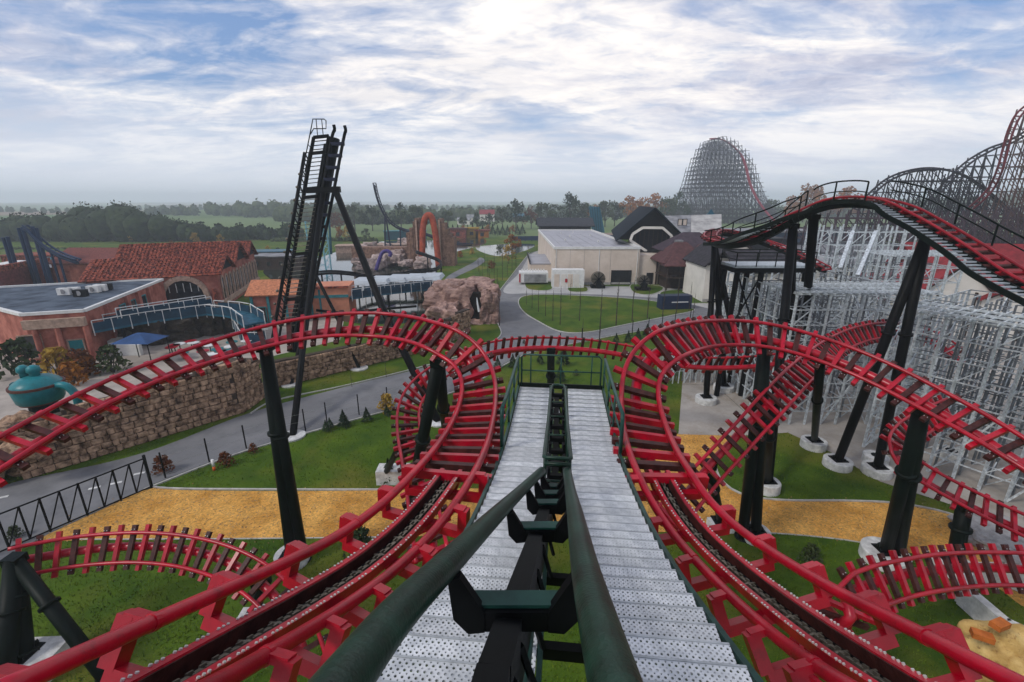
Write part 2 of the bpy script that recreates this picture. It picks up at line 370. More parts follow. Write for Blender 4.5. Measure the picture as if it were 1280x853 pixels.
patch('lawn', [(790, 356), (824, 358), (828, 363), (812, 369), (792, 366)]); patch('lawn', [(826, 366), (860, 363), (905, 368), (910, 378), (860, 380), (836, 378)])
kerb([(180, 613), (300, 567), (430, 529), (500, 510), (560, 493), (598, 477), (632, 456), (662, 442), (702, 433), (742, 425), (802, 414), (872, 404)])
kerb([(313, 518), (345, 501), (430, 483), (520, 461), (575, 445), (604, 433), (626, 419), (621, 400), (618, 375), (639, 345), (662, 316)])
sheet('gravel_path', [(40, 674), (110, 640), (188, 611), (230, 613), (400, 614), (560, 611), (700, 606), (800, 575), (846, 543), (880, 541), (928, 543), (905, 556), (893, 580), (900, 600), (925, 618), (975, 626), (1060, 627), (1120, 629), (1180, 640), (1225, 658), (1290, 700), (1290, 760), (1240, 730), (1185, 700), (1130, 690), (1060, 675), (980, 667), (900, 664), (700, 668), (480, 671), (300, 673), (150, 674)], .016, GRAV)
kerb([(188, 609), (230, 612), (400, 613), (480, 613)], w=.1); kerb([(893, 578), (901, 600), (926, 618), (975, 626), (1060, 627), (1120, 630), (1180, 641), (1225, 659)], w=.1)
kerb([(60, 675), (300, 674), (480, 672)], w=.06, h=.07); kerb([(900, 665), (980, 668), (1060, 676), (1110, 686)], w=.06, h=.07)
sheet('concrete_slab', [(856, 440), (848, 543), (925, 545), (985, 541), (1040, 566), (1100, 602), (1180, 628), (1300, 670), (1500, 670), (1500, 430), (1000, 425)], .024, SLABM, False)
# pond, pool and the banks
sheet('pond', [(335, 335), (400, 322), (450, 305), (500, 301), (560, 300), (600, 297), (606, 305), (560, 318), (548, 335), (545, 350), (545, 395), (430, 402), (395, 372), (340, 350)], .03, WATER)
sheet('pond', [(595, 309), (640, 305), (668, 306), (655, 314), (620, 320)], .03, WATER)
POOL = mat('pool_water', (.01, .05, .04), .08, 0, .2, .2, .1, 2, spec=.9)
sheet('footpath', [(560, 345), (592, 328), (600, 322), (606, 326), (596, 334), (575, 344), (560, 352)], .04, ASPH)
# joints cut in the pale slab
jb = MB()
for i in range(1, 9): jb.beam(V((14+i*4.5, 33, .025)), V((14+i*4.5, 75, .025)), .035, .006)
for j in range(1, 10): jb.beam(V((15, 34+j*4.5, .0255)), V((54, 34+j*4.5, .0255)), .035, .006)
jb.build('slab_joints', mat('joint_dark', (.06, .055, .05), .9), kind='structure')
# real blades of grass on the lawns nearest the viewer
def inside(x, y, poly):
    c = False; j = len(poly)-1
    for i in range(len(poly)):
        xi, yi = poly[i]; xj, yj = poly[j]
        if (yi > y) != (yj > y) and x < (xj-xi)*(y-yi)/(yj-yi)+xi: c = not c
        j = i
    return c
gr_ = random.Random(11); gv, gf = [], []
bb_ = [POLYS[k] for k in ('road', 'gravel_path', 'concrete_slab', 'plaza')]
bx_ = [(min(p[0] for p in q), max(p[0] for p in q), min(p[1] for p in q), max(p[1] for p in q)) for q in bb_]
n_b = 0
while n_b < 85000:
    y = 6+36*gr_.random()**1.25; x = gr_.uniform(-1, 1)*(5+y*1.15)
    if noise.noise(V((x*.35, y*.35, 2))) < gr_.uniform(-.9, .25): n_b += .3; continue
    if any(e[0] < x < e[1] and e[2] < y < e[3] and inside(x, y, q) for e, q in zip(bx_, bb_)): continue
    a = gr_.uniform(0, 6.28); h = gr_.uniform(.05, .13); w = gr_.uniform(.015, .03); cx_, sx_ = math.cos(a)*w, math.sin(a)*w; k = len(gv)
    gv += [(x-cx_, y-sx_, 0), (x+cx_, y+sx_, 0), (x+gr_.uniform(-.06, .06), y+gr_.uniform(-.06, .06), h)]; gf.append((k, k+1, k+2)); n_b += 1
GB = mat('grass_blades', (.060, .130, .008), .8, 0, .35, 1.5, 0, col2=(.15, .21, .015), spec=.2)
gb = MB(); gb.v, gb.f = gv, gf; o = gb.build('grass_tufts', GB, kind='stuff'); o['label'] = 'short green grass blades on the near lawns'; o['category'] = 'grass'
pv_, pf_ = [], []; gp = POLYS['gravel_path']; gx0, gx1, gy0, gy1 = bx_[1]
for i in range(14000):
    x, y = gr_.uniform(gx0, gx1), gr_.uniform(gy0, gy1)
    if not inside(x+gr_.gauss(0, .25), y+gr_.gauss(0, .25), gp): continue
    r_ = gr_.uniform(.015, .05); k = len(pv_); pv_ += [(x-r_, y-r_, .015), (x+r_, y-r_*.8, .015), (x+r_*.2, y+r_, .015), (x, y, .02+r_*.9)]; pf_ += [(k, k+1, k+3), (k+1, k+2, k+3), (k+2, k, k+3)]
pb_ = MB(); pb_.v, pb_.f = pv_, pf_; o = pb_.build('pebbles', mat('pebble', (.34, .18, .05), .9, 0, .5, 9, col2=(.60, .42, .20)), kind='stuff'); o['label'] = 'loose orange gravel stones on and beside the path'; o['category'] = 'gravel'
# ---------------------------------------------------------------- roller coaster tracks
GA = 1.05
def rails(pairs, gauge=GA, step=.5):
    A, B = [], []
    for lx, ly, rx, ry, d, s in pairs:
        ra, rb = ray(lx, ly), ray(rx, ry); sep = math.hypot(lx-rx, ly-ry)/F
        dd = min(d, gauge/sep*.999); lat = sep*dd; k = math.sqrt(max(0, gauge**2-lat**2))*s/2/(ra+rb).length*2
        A.append(C0+ra*(dd+k)); B.append(C0+rb*(dd-k))
    mid = [(a+b)/2 for a, b in zip(A, B)]; dr = [(a-b).normalized() for a, b in zip(A, B)]
    for _ in range(2):
        mid = [mid[0]]+[(mid[i-1]+mid[i]*4+mid[i+1])/6 for i in range(1, len(mid)-1)]+[mid[-1]]
        dr = [dr[0]]+[(dr[i-1]+dr[i]*1+dr[i+1]).normalized() for i in range(1, len(dr)-1)]+[dr[-1]]
    six = cr([tuple(m)+tuple(u) for m, u in zip(mid, dr)], 12)
    L_ = [0]
    for a, b in zip(six, six[1:]): L_.append(L_[-1]+(V(b[:3])-V(a[:3])).length)
    n = max(2, round(L_[-1]/step)); fr = []; j = 0
    for i in range(n+1):
        s = L_[-1]*i/n
        while j < len(six)-2 and L_[j+1] < s: j += 1
        d = L_[j+1]-L_[j]; w = (s-L_[j])/d if d else 0
        q = [x+(y-x)*w for x, y in zip(six[j], six[j+1])]; fr.append((V(q[:3]), V(q[3:]).normalized()))
    o = []
    for i, (c, u) in enumerate(fr):
        t = (fr[min(i+1, n)][0]-fr[max(i-1, 0)][0]).normalized(); u = (u-t*u.dot(t)).normalized(); nn = u.cross(t)
        if nn.z < 0: nn = -nn
        o.append((c, u, t, nn))
    return o
def box_me(name, m, sx, sy, sz, cz=0):
    b = MB(); b.abox((0, 0, cz), sx, sy, sz); return b.mesh(name, m)
TIE_R = None
def make_tie(name, m, half, w, h):      # cross tie: beam with two short saddles that carry the rails
    b = MB(); b.abox((0, 0, -.17), half*2, w, h)
    for sgn in (-1, 1): b.abox((sgn*GA/2, 0, -.09), .11, w*.7, .09)
    return b.mesh(name, m)
TIE_R = make_tie('tie_red', RED, .82, .145, .15); TIE_B = make_tie('tie_brown', BROWN, .80, .175, .12)
BOLTS = MB()
for sx in (-1, 1):
    for q in (-.05, .05): BOLTS.cyl((sx*(GA/2+.12), q, -.1), (sx*(GA/2+.12), q, -.075), .014, n=6)
BOLT_ME = BOLTS.mesh('bolts', BOLT)
def track(name, label, pairs, group=None, spine=.16, skip=0, near=0, alt=True, step=.48, rr=.07, bolts=True, cat='coaster track', mats=None):
    fr = rails(pairs, step=step/2); root = thing(name, label, cat, fr[len(fr)//2][0]-V((0, 0, .6)), group)
    mr = (mats or (RED,))[0]
    for sg in (-1, 1):
        MB().tube([c+u*sg*GA/2 for c, u, t, n in fr], rr, 12 if rr > .05 else 6).build('rail', mr, root, True)
    MB().tube([c-n*.42 for c, u, t, n in fr[near*2:]], spine, 12).build('spine', mr, root, True)
    k = 0
    for i in range(max(1, near*2), len(fr), 2):
        c, u, t, n = fr[i]; red = (k % 2 == 0) or not alt; k += 1
        M = M4(u, t, n, c)
        o = inst('tie', TIE_R if red else TIE_B, root, M)
        if bolts and not red:
            bo_ = inst('bolt', BOLT_ME, o, Matrix.Identity(4)); bo_.matrix_basis = Matrix.Identity(4); bo_['kind'] = 'stuff'
    if not mats:
        hb = MB()
        for i in range(max(1, near*2), len(fr), 2):
            c, u, t, n = fr[i]; hb.beam(c-n*.25, c-n*.34, .16, .12, t)
        hb.build('tie_hanger', mr, root, kind='stuff')
    return root, fr
def near_part(root, fr, n0, every=2):
    """U-shaped brackets, crossbeams and the chain trough of the lift end"""
    for i in range(1, n0*2, every*2):
        c, u, t, n = fr[i]; b = MB()
        b.box(c-n*.42, u*(GA/2+.20), t*.07, n*.07)
        for sg in (-1, 1):
            b.box(c+u*sg*(GA/2+.20)-n*.17, u*.075, t*.073, n*.20)
            b.box(c+u*sg*(GA/2+.12)+n*.015, u*.1, t*.07, n*.035)
        b.build('bracket', RED, root)
    sub = fr[:n0*2+2]; tr = MB(); ins = MB(); cm = MB(); fl = MB()
    for a, b in zip(sub, sub[1:]):
        for sg in (-1, 1):
            pa, pb = a[0]+a[1]*sg*.15-a[3]*.24, b[0]+b[1]*sg*.15-b[3]*.24
            tr.beam(pa, pb, .03, .20, a[3]); ins.beam(pa-a[1]*sg*.022, pb-b[1]*sg*.022, .012, .19, a[3])
            tr.beam(pa+a[1]*sg*.028+a[3]*.1, pb+b[1]*sg*.028+b[3]*.1, .07, .02, a[3])
        fl.beam(a[0]-a[3]*.33, b[0]-b[3]*.33, .27, .02, a[3])
    tr.build('chain_trough', RED, root); ins.build('trough_liner', BROWN, root); fl.build('trough_floor', BLK, root)
    for i in (5, 17): 
        c, u, t, n = fr[i]
        for sg in (-1, 1): MB().cyl(c+u*sg*GA/2-t*.03, c+u*sg*GA/2+t*.03, .078, n=14).build('rail_joint', RED, root)
    ln = resample([f[0]-f[3]*.25 for f in sub], .075); k = 0
    for a, b in zip(ln, ln[1:]):
        u = sub[0][1]
        if k % 2: cm.beam(a+u*.028, b+u*.028, .018, .05); cm.beam(a-u*.028, b-u*.028, .018, .05)
        else: cm.beam(a, b, .05, .022)
        if k % 6 == 0:
            m = (a+b)/2; cm.beam(m-u*.09, m+u*.09, .022)
        k += 1
    cm.build('chain', CHAIN, root, kind='stuff')
    bb = MB()
    for i in range(2, len(sub)-1, 1):
        c, u, t, n = sub[i]
        for q in (-.06, 0, .06):
            for sg in (-1, 1): bb.cyl(c+u*sg*.20-n*.14+t*q, c+u*sg*.20-n*.115+t*q, .014, n=6)
    bb.build('trough_bolts', BOLT, root, kind='stuff')
LP = [(-30, 872, 190, 905, 2.6, 1), (100, 820, 283, 852, 3.2, 1), (205, 768, 350, 811, 4.0, 1), (352, 708, 425, 763, 5.3, 1), (426, 676, 491, 717, 6.0, 1), (482, 630, 540, 673, 7.0, .8),
      (515, 598, 590, 599, 7.7, .5), (550, 560, 608, 560, 9.6, .4), (567, 530, 614, 530, 11.6, .3), (577, 507, 617, 507, 13.2, .1), (582, 483, 621, 479, 14.6, -.3),
      (576, 464, 613, 452, 15.6, -.5), (565, 445, 600, 431, 16.4, -.7), (530, 430, 561, 407, 17.2, -1), (500, 421, 525, 398, 17.8, -1), (470, 418, 490, 394, 18.0, -1),
      (440, 417, 457, 393, 18.1, -1), (417, 418, 427, 392, 18.1, -1), (392, 421, 397, 396, 18.1, -1), (366, 425, 364, 400, 18.0, -1), (337, 433, 332, 406, 17.8, -1),
      (305, 441, 297, 416, 17.3, -1), (276, 450, 265, 425, 16.8, -1), (244, 460, 230, 437, 16.2, -1), (210, 472, 192, 451, 15.5, -1), (175, 487, 152, 465, 14.7, -1),
      (140, 505, 115, 482, 14.0, -1), (106, 522, 75, 501, 13.3, -1), (65, 547, 32, 525, 12.6, -1), (25, 574, -5, 547, 11.9, -1), (-25, 605, -60, 575, 11.3, -1), (-90, 650, -130, 612, 10.6, -1)]
RP = [(1185, 935, 1370, 895, 3.0, -1), (1040, 858, 1195, 813, 4.0, -1), (979, 809, 1052, 744, 5.3, -1), (892, 727, 965, 694, 6.6, -1), (848, 681, 908, 651, 7.6, -.9), (815, 634, 882, 622, 8.4, -.5), (799, 597, 868, 597, 8.6, -.4),
      (786, 564, 845, 567, 9.8, -.2), (780, 540, 835, 542, 10.6, 0), (779, 520, 829, 527, 11.6, .1), (777, 497, 822, 502, 13.0, .3), (777, 475, 821, 485, 14.0, .5),
      (782, 457, 825, 467, 14.6, .6), (792, 440, 832, 457, 15.2, .7), (806, 427, 842, 449, 15.9, .8), (820, 416, 855, 441, 16.5, 1), (845, 407, 873, 435, 17.2, 1), (875, 402, 895, 430, 18, 1), (905, 401, 918, 430, 18.4, 1),
      (935, 402, 943, 430, 18.6, 1), (962, 405, 965, 433, 18.6, 1), (1000, 413, 1000, 442, 18.3, 1), (1032, 424, 1031, 452, 17.9, 1), (1078, 439, 1066, 467, 17.2, 1), (1120, 457, 1106, 487, 16.4, 1),
      (1164, 479, 1141, 507, 15.6, 1), (1203, 500, 1178, 528, 14.9, 1), (1240, 521, 1214, 546, 14.2, 1), (1280, 545, 1252, 572, 13.5, 1), (1330, 575, 1300, 602, 12.8, 1), (1400, 620, 1365, 645, 12, 1)]
GR = 'red coaster tracks around the stairs'
lt, lf = track('coaster_track', 'large red track left of the metal stairs, sweeping up and away over the stone wall', LP, near=13)
near_part(lt, lf, 13)
rt, rf = track('coaster_track', 'large red track right of the metal stairs, curving away towards the grey steel lattice', RP, near=13)
near_part(rt, rf, 13)
# smaller tracks lower down and behind
CT = [(520, 700, 560, 690, 22, .6), (512, 640, 545, 625, 21.5, .4), (505, 575, 533, 562, 21.5, -.2), (498, 540, 518, 532, 22, -.5), (498, 510, 518, 512, 23, -.6), (508, 485, 525, 495, 24.5, -.7), (530, 463, 542, 478, 26, -.8), (565, 445, 572, 459, 27.5, -.9),
      (607, 426, 610, 441, 29, -1), (650, 422, 652, 437, 30, -1), (700, 421, 700, 437, 30.5, -1), (745, 425, 744, 439, 30.5, -1), (785, 432, 783, 444, 30, -1), (815, 439, 812, 452, 30, -1), (850, 447, 848, 459, 30, -1), (890, 449, 890, 461, 30, -1), (940, 448, 940, 461, 30, -1), (990, 440, 994, 452, 30, -1)]
ct, cf = track('coaster_track', 'red track that loops low behind the left big loop and crosses beyond the stairs', CT, step=.55)
DT = [(820, 640, 850, 660, 19.5, 1), (862, 592, 890, 607, 21, .9), (905, 550, 935, 562, 22.5, .9), (945, 503, 975, 515, 24, .9), (985, 462, 1012, 473, 25.5, .9), (1012, 440, 1035, 452, 27, .9), (1040, 420, 1055, 435, 28.5, .8), (1070, 408, 1080, 424, 30, .8), (1105, 403, 1108, 418, 32, .8), (1135, 405, 1130, 418, 34, .8), (1165, 412, 1155, 424, 36, .8), (1195, 426, 1182, 437, 37, .8), (1215, 446, 1200, 455, 37, .8)]
dt, df = track('coaster_track', 'red track that climbs diagonally from the gravel up under the right big loop', DT, step=.5)
BL = [(6, 723, 12, 689, 16.5, -1), (44, 714, 42, 682, 17, -1), (80, 708, 75, 675, 17.3, -1), (119, 702, 120, 670, 17.5, -1), (172, 698, 172, 667, 17.6, -1), (222, 702, 222, 670, 17.4, -1), (260, 711, 267, 680, 17, -1), (292, 723, 304, 696, 16.6, -1), (320, 740, 335, 714, 16.2, -1), (345, 765, 365, 742, 15.8, -1), (365, 800, 390, 780, 15.4, -1), (375, 850, 405, 835, 15, -1)]
bl, bf = track('coaster_track', 'low red track bending above the dark lawn at the bottom left', BL, step=.5)
BR = [(1000, 850, 1045, 860, 14.5, 1), (1005, 800, 1043, 815, 15.0, 1), (1022, 757, 1056, 779, 15.5, 1), (1046, 734, 1086, 756, 16, 1), (1074, 721, 1106, 748, 16.2, 1), (1103, 711, 1131, 740, 16.4, 1), (1159, 699, 1187, 728, 16.5, 1), (1210, 696, 1225, 725, 16.5, 1), (1280, 696, 1280, 725, 16.4, 1), (1340, 700, 1330, 728, 16, 1), (1400, 710, 1380, 740, 16, 1)]
br, brf = track('coaster_track', 'low red track bending above the dark lawn at the bottom right', BR, step=.5)
MR = [(1185, 500, 1195, 520, 25, 1), (1150, 515, 1165, 533, 23.5, .8), (1116, 535, 1140, 548, 22.5, .5), (1106, 560, 1135, 562, 21.5, 0), (1118, 582, 1143, 575, 21, -.5), (1150, 603, 1168, 588, 20.5, -.8), (1200, 632, 1214, 612, 19.5, -1), (1250, 657, 1262, 636, 19, -1), (1310, 684, 1320, 662, 18.5, -1), (1380, 715, 1390, 690, 18, -1)]
mr, mf = track('coaster_track', 'red track in a tight hairpin below the right big loop beside the round footings', MR, step=.5)
# ---------------------------------------------------------------- support columns
SG = 'black support columns under the red tracks'
def footing(root, b, kind='round', w=.85, h=.55):
    m = MB()
    if kind == 'round':
        m.tube([b+V((0, 0, -.3)), b+V((0, 0, h-.04)), b+V((0, 0, h))], [w, w, w-.04], 28); 
    elif kind == 'flat': m.cyl(b+V((0, 0, -.2)), b+V((0, 0, .07)), w, w, 28)
    else: m.abox(b+V((0, 0, h/2-.15)), w*2.6, w*1.5, h+.3, .05)
    f = m.build('footing', CONC, root); top = (h if kind != 'flat' else .07)
    pb = MB(); pb.abox(b+V((0, 0, top+.02)), .8, .8, .04)
    for i in range(8):
        a = i*math.pi/4; q = b+V((.32*math.cos(a), .32*math.sin(a), top)); pb.cyl(q, q+V((0, 0, .14)), .025, n=6)
    pb.build('base_plate', BLK, f)
    return top
def support(label, top, legs, head=True, m=None, cat='support column', hs=.24):
    """legs: (base point, radius, footing kind, footing radius, height)"""
    m = m or BLK2; root = thing('support_column', label, cat, legs[0][0], SG)
    for b, r, k, w, h in legs:
        tp = footing(root, b, k, w, h) if k else 0
        t = V(top); g = MB(); a = b+V((0, 0, tp)); g.tube([a, t], [r, r*.96], 14)
        md = a.lerp(t, .62); ax = (t-a).normalized(); g.cyl(md-ax*.05, md+ax*.05, r*1.35, n=14)
        g.cyl(a, a+ax*.06, r*1.5, n=14)
        for i in range(6):
            an = i*math.pi/3+.3; q = a+V((math.cos(an), math.sin(an), 0))*r; q2 = q+V((math.cos(an), math.sin(an), 0))*r*.55; g.beam(q, q2+V((0, 0, .02)), .03, .25)
        g.build('leg', m, root, True)
    if head: MB().abox(V(top), hs*2.2, hs*2, .3).build('head', m, root)
    return root
def at(fr, px, below=.62):       # point under a track where it crosses photo column px
    best = None
    for c, u, t, n in fr:
        q = c-C0; dz = q.y*CP-q.z*SP
        if dz < 1: continue
        x = 640+F*q.x/dz
        if best is None or abs(x-px) < best[0]: best = (abs(x-px), c-n*below)
    return best[1]
support('black twin-legged column under the left big track in front of the stone wall', at(lf[60:], 326), [(G(366, 702), .25, 'round', .75, .5), (G(379, 700), .25, None, 0, 0)])
support('dark green column under the left big loop nearest the stairs, standing on the gravel edge', P(548, 452, 16.1), [(G(506, 660, .2), .24, None, 0, 0), (G(560, 560, .2), .24, None, 0, 0)])
support('black twin-legged column on the long white block behind the left big loop', at(cf, 500), [(G(482, 592, .6), .17, None, 0, 0), (G(503, 590, .6), .17, None, 0, 0)])
o = MB(); o.abox(G(489, 601)+V((.2, 0, .3)), 1.9, .95, 1.2, .02); tag(o.build('concrete_block', CONC), 'long white concrete block footing on the lawn left of the big loop', 'footing')
support('black twin-legged column under the right big track, left of the grey lattice', at(rf[60:], 966), [(G(928, 672), .25, None, 0, 0), (G(943, 672), .25, 'round', .7, .45)])
support('thick black column under the far right of the big track by the gravel curve', at(rf[60:], 1158, .7), [(G(1104, 700), .26, 'round', .95, .55), (G(1122, 697), .26, None, 0, 0)])
support('dark column beyond the platform railing, right behind the stairs', at(cf, 687), [(G(688, 520), .26, 'round', .8, .4)])
support('black column rising from the wide round footing on the dark grass below the diagonal track', at(df, 975), [(G(957, 612), .22, 'round', .72, .6)])
support('black column with a diamond base under the lower end of the diagonal track', at(df, 893, .6), [(G(900, 662), .2, 'block', .45, .5)])
support('black raking leg in the lower left corner with a pale angular block', P(18, 700, 16.3), [(G(38, 838), .3, 'block', .85, .8), (G(135, 850), .24, None, 0, 0), (G(2, 880), .3, None, 0, 0)])
support('black column on the square white footing below the low left track', at(bf, 318), [(G(322, 781), .2, 'block', .5, .5)])
support('curved black column under the hairpin track beside the gravel', at(mf, 1218, .6), [(G(1190, 712), .3, 'round', .8, .4)])
# ---------------------------------------------------------------- lift hill stairs
PRF = [(-1.2, .9), (0.2, 1.95), (1.1, 2.50), (2.3, 3.16), (4.4, 4.12), (6.26, 4.74), (9.13, 5.36), (12.95, 5.5)]
PC = cr(PRF, 20)
def sdrop(Y):
    for (a, b), (c, d) in zip(PC, PC[1:]):
        if a <= Y <= c: return b+(d-b)*(Y-a)/(c-a)
    return PC[-1][1] if Y > PC[-1][0] else PC[0][1]
SL = .104; sc_ = lambda Y: .38+SL*(Y-2.3)
SU = V((1, -SL, 0)).normalized(); ST = V((SL, 1, 0)).normalized()
def sp(Y, off, up=0): return V((sc_(Y), Y, H-sdrop(Y)+up))+SU*off
st = thing('metal_staircase', 'twin flights of perforated grey steps running down between the two big red tracks', 'staircase', sp(12.9, 0, -1))
def tread_me(w):
    b = MB(); b.abox((0, 0, -.004), w, .325, .008); b.abox((0, -.165, -.022), w, .006, .04); b.abox((0, .165, -.045), w, .006, .085); return b.mesh('tread', PERF)
NB_ = MB(); NB_.abox((0, .158, .003), 1.02, .016, .006); NB_.abox((0, -.15, -.03), 1.0, .012, .12); NS_ = NB_.mesh('nosing', mat('nosing_steel', (.40, .42, .43), .5, .3, .2, 8)); TM = tread_me(1.02); Y = .35
while Y < 12.9:
    for sg in (-1, 1):
        p = sp(Y, sg*.735); tr_ = inst('tread', TM, st, M4(SU, ST, V((0, 0, 1)), V((p.x, p.y, H-sdrop(Y-.145)))))
        inst('nosing', NS_, tr_, Matrix.Identity(4)).matrix_basis = Matrix.Identity(4)
    Y += .285
ys = [.1+.25*i for i in range(52)]
for off, w, h, up in ((-1.29, .05, .26, -.03), (1.29, .05, .26, -.03)):
    b = MB()
    for a, c in zip(ys, ys[1:]): b.beam(sp(a, off, up), sp(c, off, up), w, h)
    b.build('stringer', DKG, st)
for off in (-.2, .2):
    b = MB()
    for a, c in zip(ys, ys[1:]): b.beam(sp(a, off, -.12), sp(c, off, -.12), .04, .2)
    b.build('inner_stringer', DKG, st)
MB().tube([sp(y, -.27, .16) for y in (.2, 1.5, 3.0, 4.4)], .022, 8).build('inner_bar', DKG, st, True)
MB().tube([sp(y, .2, .06) for y in (.2, 1.5, 3.0, 4.4)], .022, 8).build('inner_bar', DKG, st, True)
b = MB()
for i in range(9):
    y = 1.5+i*1.4; b.beam(sp(y, -1.25, -.18), sp(y, 1.25, -.18), .08, .12)
    for off in (-.6, .6): b.beam(sp(y, off, -.15), sp(y+1.4 if y < 11 else y+.6, off, -.15), .05, .1)
b.build('underframe', BLK, st)
# end platform toe board and railing
e = 12.98
b = MB(); b.beam(sp(e, -1.27, .06), sp(e, 1.27, .06), .05, .16); b.build('toe_board', BLK2, st)
b = MB()
top = [sp(e, -1.2, .05), sp(e, -1.2, .98), sp(e, -1.12, 1.06), sp(e, 1.12, 1.06), sp(e, 1.2, .98), sp(e, 1.2, .05)]; b.tube(top, .028, 8)
b.tube([sp(e, -1.2, .55), sp(e, 1.2, .55)], .022, 8)
for off in (-.92, 0, .92): b.tube([sp(e, off, .05), sp(e, off, 1.06)], .02, 8)
b.build('end_railing', DKG, st, True)
for sg in (-1, 1):
    b = MB(); yy = [9.0, 9.6, 10.4, 11.3, 12.2, 12.95]
    b.tube([sp(8.9, sg*1.3, .1), sp(8.95, sg*1.3, .85)]+[sp(y, sg*1.3, 1.0) for y in yy], .045, 8)
    b.tube([sp(y, sg*1.3, .52) for y in yy], .022, 8)
    for y in (9.0, 10.3, 11.6, 12.95): b.tube([sp(y, sg*1.3, 0), sp(y, sg*1.3, 1.0)], .028, 8)
    b.build('side_railing', DKG, st, True)
# middle handrail loop above the gap
b = MB(); lo = []
A0, A1, wd0, wd1 = 6.25, 11.0, .21, .17
def lp(Y, off, up): return sp(Y, off-.08, up)
for y, o_, u_ in ((A0, -.17, .9), (A0, .17, .9), (A0+.05, .21, .9), (A0+1.2, .21, .9), (8.6, .2, .9), (A1-.3, .18, .9), (A1-.06, .14, .9), (A1, 0, .9), (A1-.06, -.14, .9), (A1-.3, -.18, .9), (8.6, -.2, .9), (A0+1.2, -.21, .9), (A0+.05, -.21, .9)): lo.append(lp(y, o_, u_))
b.tube(lo, .032, 10, closed=True)
for y in (6.35, 7.6, 8.9, 10.0, 10.9):
    for sg in (-1, 1): b.tube([lp(y, sg*.2, .9), lp(y, sg*.2, -.05)], .026, 8)
    b.tube([lp(y, -.2, .45), lp(y, .2, .45)], .02, 8)
b.tube([lp(A0, -.2, .8), lp(A0, .2, .8)], .035, 8); b.build('middle_handrail', GREEN, st, True)
# green guide rails that run on past the camera
gr = thing('guide_rail', 'pair of thick dark green pipes on black U brackets in the middle of the stairs', 'guide rail', sp(6, 0, 0))
def tub(px, py, v): return P(px, py, 1/(.137+(v-597)/256*.772))
LT = [P(677, 589, 7.2), tub(652, 613, 613), tub(621, 643, 643), tub(561, 703, 703), tub(499, 766, 766), tub(430, 853, 853), tub(388, 912, 912)]
RT = [P(709, 589, 7.2), tub(713, 613, 613), tub(719, 643, 643), tub(730, 703, 703), tub(745, 766, 766), tub(768, 853, 853), tub(783, 912, 912)]
def strain(pts): return [V(p) for p in cr(pts, 6)]
for T in (LT, RT):
    MB().tube(strain(T), .066, 20).build('pipe', GREEN, gr, True)
Lc, Rc = strain(LT), strain(RT)
for v in (599.5, 603, 609, 629, 703):
    k = (v-597)/256; i = min(range(len(Lc)), key=lambda j: abs(1/(.137+k*.772)-(Lc[j]-C0).dot(V((0, CP, -SP)))))
    a, c = Lc[i], Rc[min(range(len(Rc)), key=lambda j: (Rc[j]-Lc[i]).length)]; u = (c-a).normalized(); tt = V((u.y*-1, u.x, 0)).normalized(); dn = V((0, 0, -1))
    b = MB(); w = .16
    for q, s in ((a, 1), (c, -1)):
        pl = [q+u*s*.0-tt*.02+dn*.03, q+u*s*.06-tt*.02+dn*.03, q+u*s*.17-tt*.02+dn*.24, q+u*s*.17-tt*.02+dn*.36, q+u*s*.09-tt*.02+dn*.37, q+u*s*.02-tt*.02+dn*.28]
        if s < 0: pl.reverse()
        b.slab(pl, .05)
    b.beam(a+u*.1+dn*.30, c-u*.1+dn*.30, .13, .12); b.build('bracket', BLK, gr)
    MB().beam(a+u*.11+dn*.225, c-u*.11+dn*.225, .09, .02).build('bracket_cap', DKG, gr)
mp = [((a+c)/2+V((-.03, 0, -.55))) for a, c in zip(LT, RT)]
for i in range(9):
    y = 6.7+i*.68; b = MB(); c = sp(y, -.08, .12); b.beam(c-SU*.17, c+SU*.17, .1, .1)
    for sg in (-1, 1): b.beam(c+SU*sg*.15-V((0, 0, .3)), c+SU*sg*.15+V((0, 0, .2)), .05, .12)
    b.build('bracket', BLK, gr)
mp = [sp(y, -.1, -.25) for y in (12.4, 10.8, 9.2, 7.6)]+mp[1:]
b = MB()
for a, c in zip(mp, mp[1:]): b.beam(a, c, .13, .42)
b.build('spine_beam', BLK, gr)
b = MB()
for a, c in zip(mp, mp[1:]):
    for q in (.2, .7): m_ = a.lerp(c, q); b.beam(m_+V((.06, 0, .1)), m_+V((.16, .08, -.35)), .03)
b.build('rib', BLK, gr, kind='stuff')
# ---------------------------------------------------------------- trees and shrubs
def leafmat(name, c, c2): return mat(name, c, .85, 0, .35, .5, 0, col2=c2, spec=.2)
L_G = leafmat('leaf_green', (.035, .055, .018), (.07, .09, .03)); L_D = leafmat('leaf_dark', (.015, .032, .012), (.035, .055, .018))
L_O = leafmat('leaf_orange', (.20, .055, .008), (.34, .13, .015)); L_Y = leafmat('leaf_yellow', (.30, .17, .02), (.42, .27, .04)); L_R = leafmat('leaf_russet', (.12, .035, .015), (.18, .06, .02))
L_C = leafmat('needle_green', (.010, .028, .010), (.025, .05, .018)); BARK = mat('bark', (.05, .04, .032), .9, 0, .4, 6)
def leaf(b, p, s, rnd):
    n = V((rnd.uniform(-1, 1), rnd.uniform(-1, 1), rnd.uniform(-.3, 1))).normalized(); x, y, _ = frame(n); a = rnd.uniform(0, 6.28)
    u = x*math.cos(a)+y*math.sin(a); w = n.cross(u); b.add([p-u*s, p+w*s*.6, p+u*s, p-w*s*.55], [(0, 1, 2, 3)])
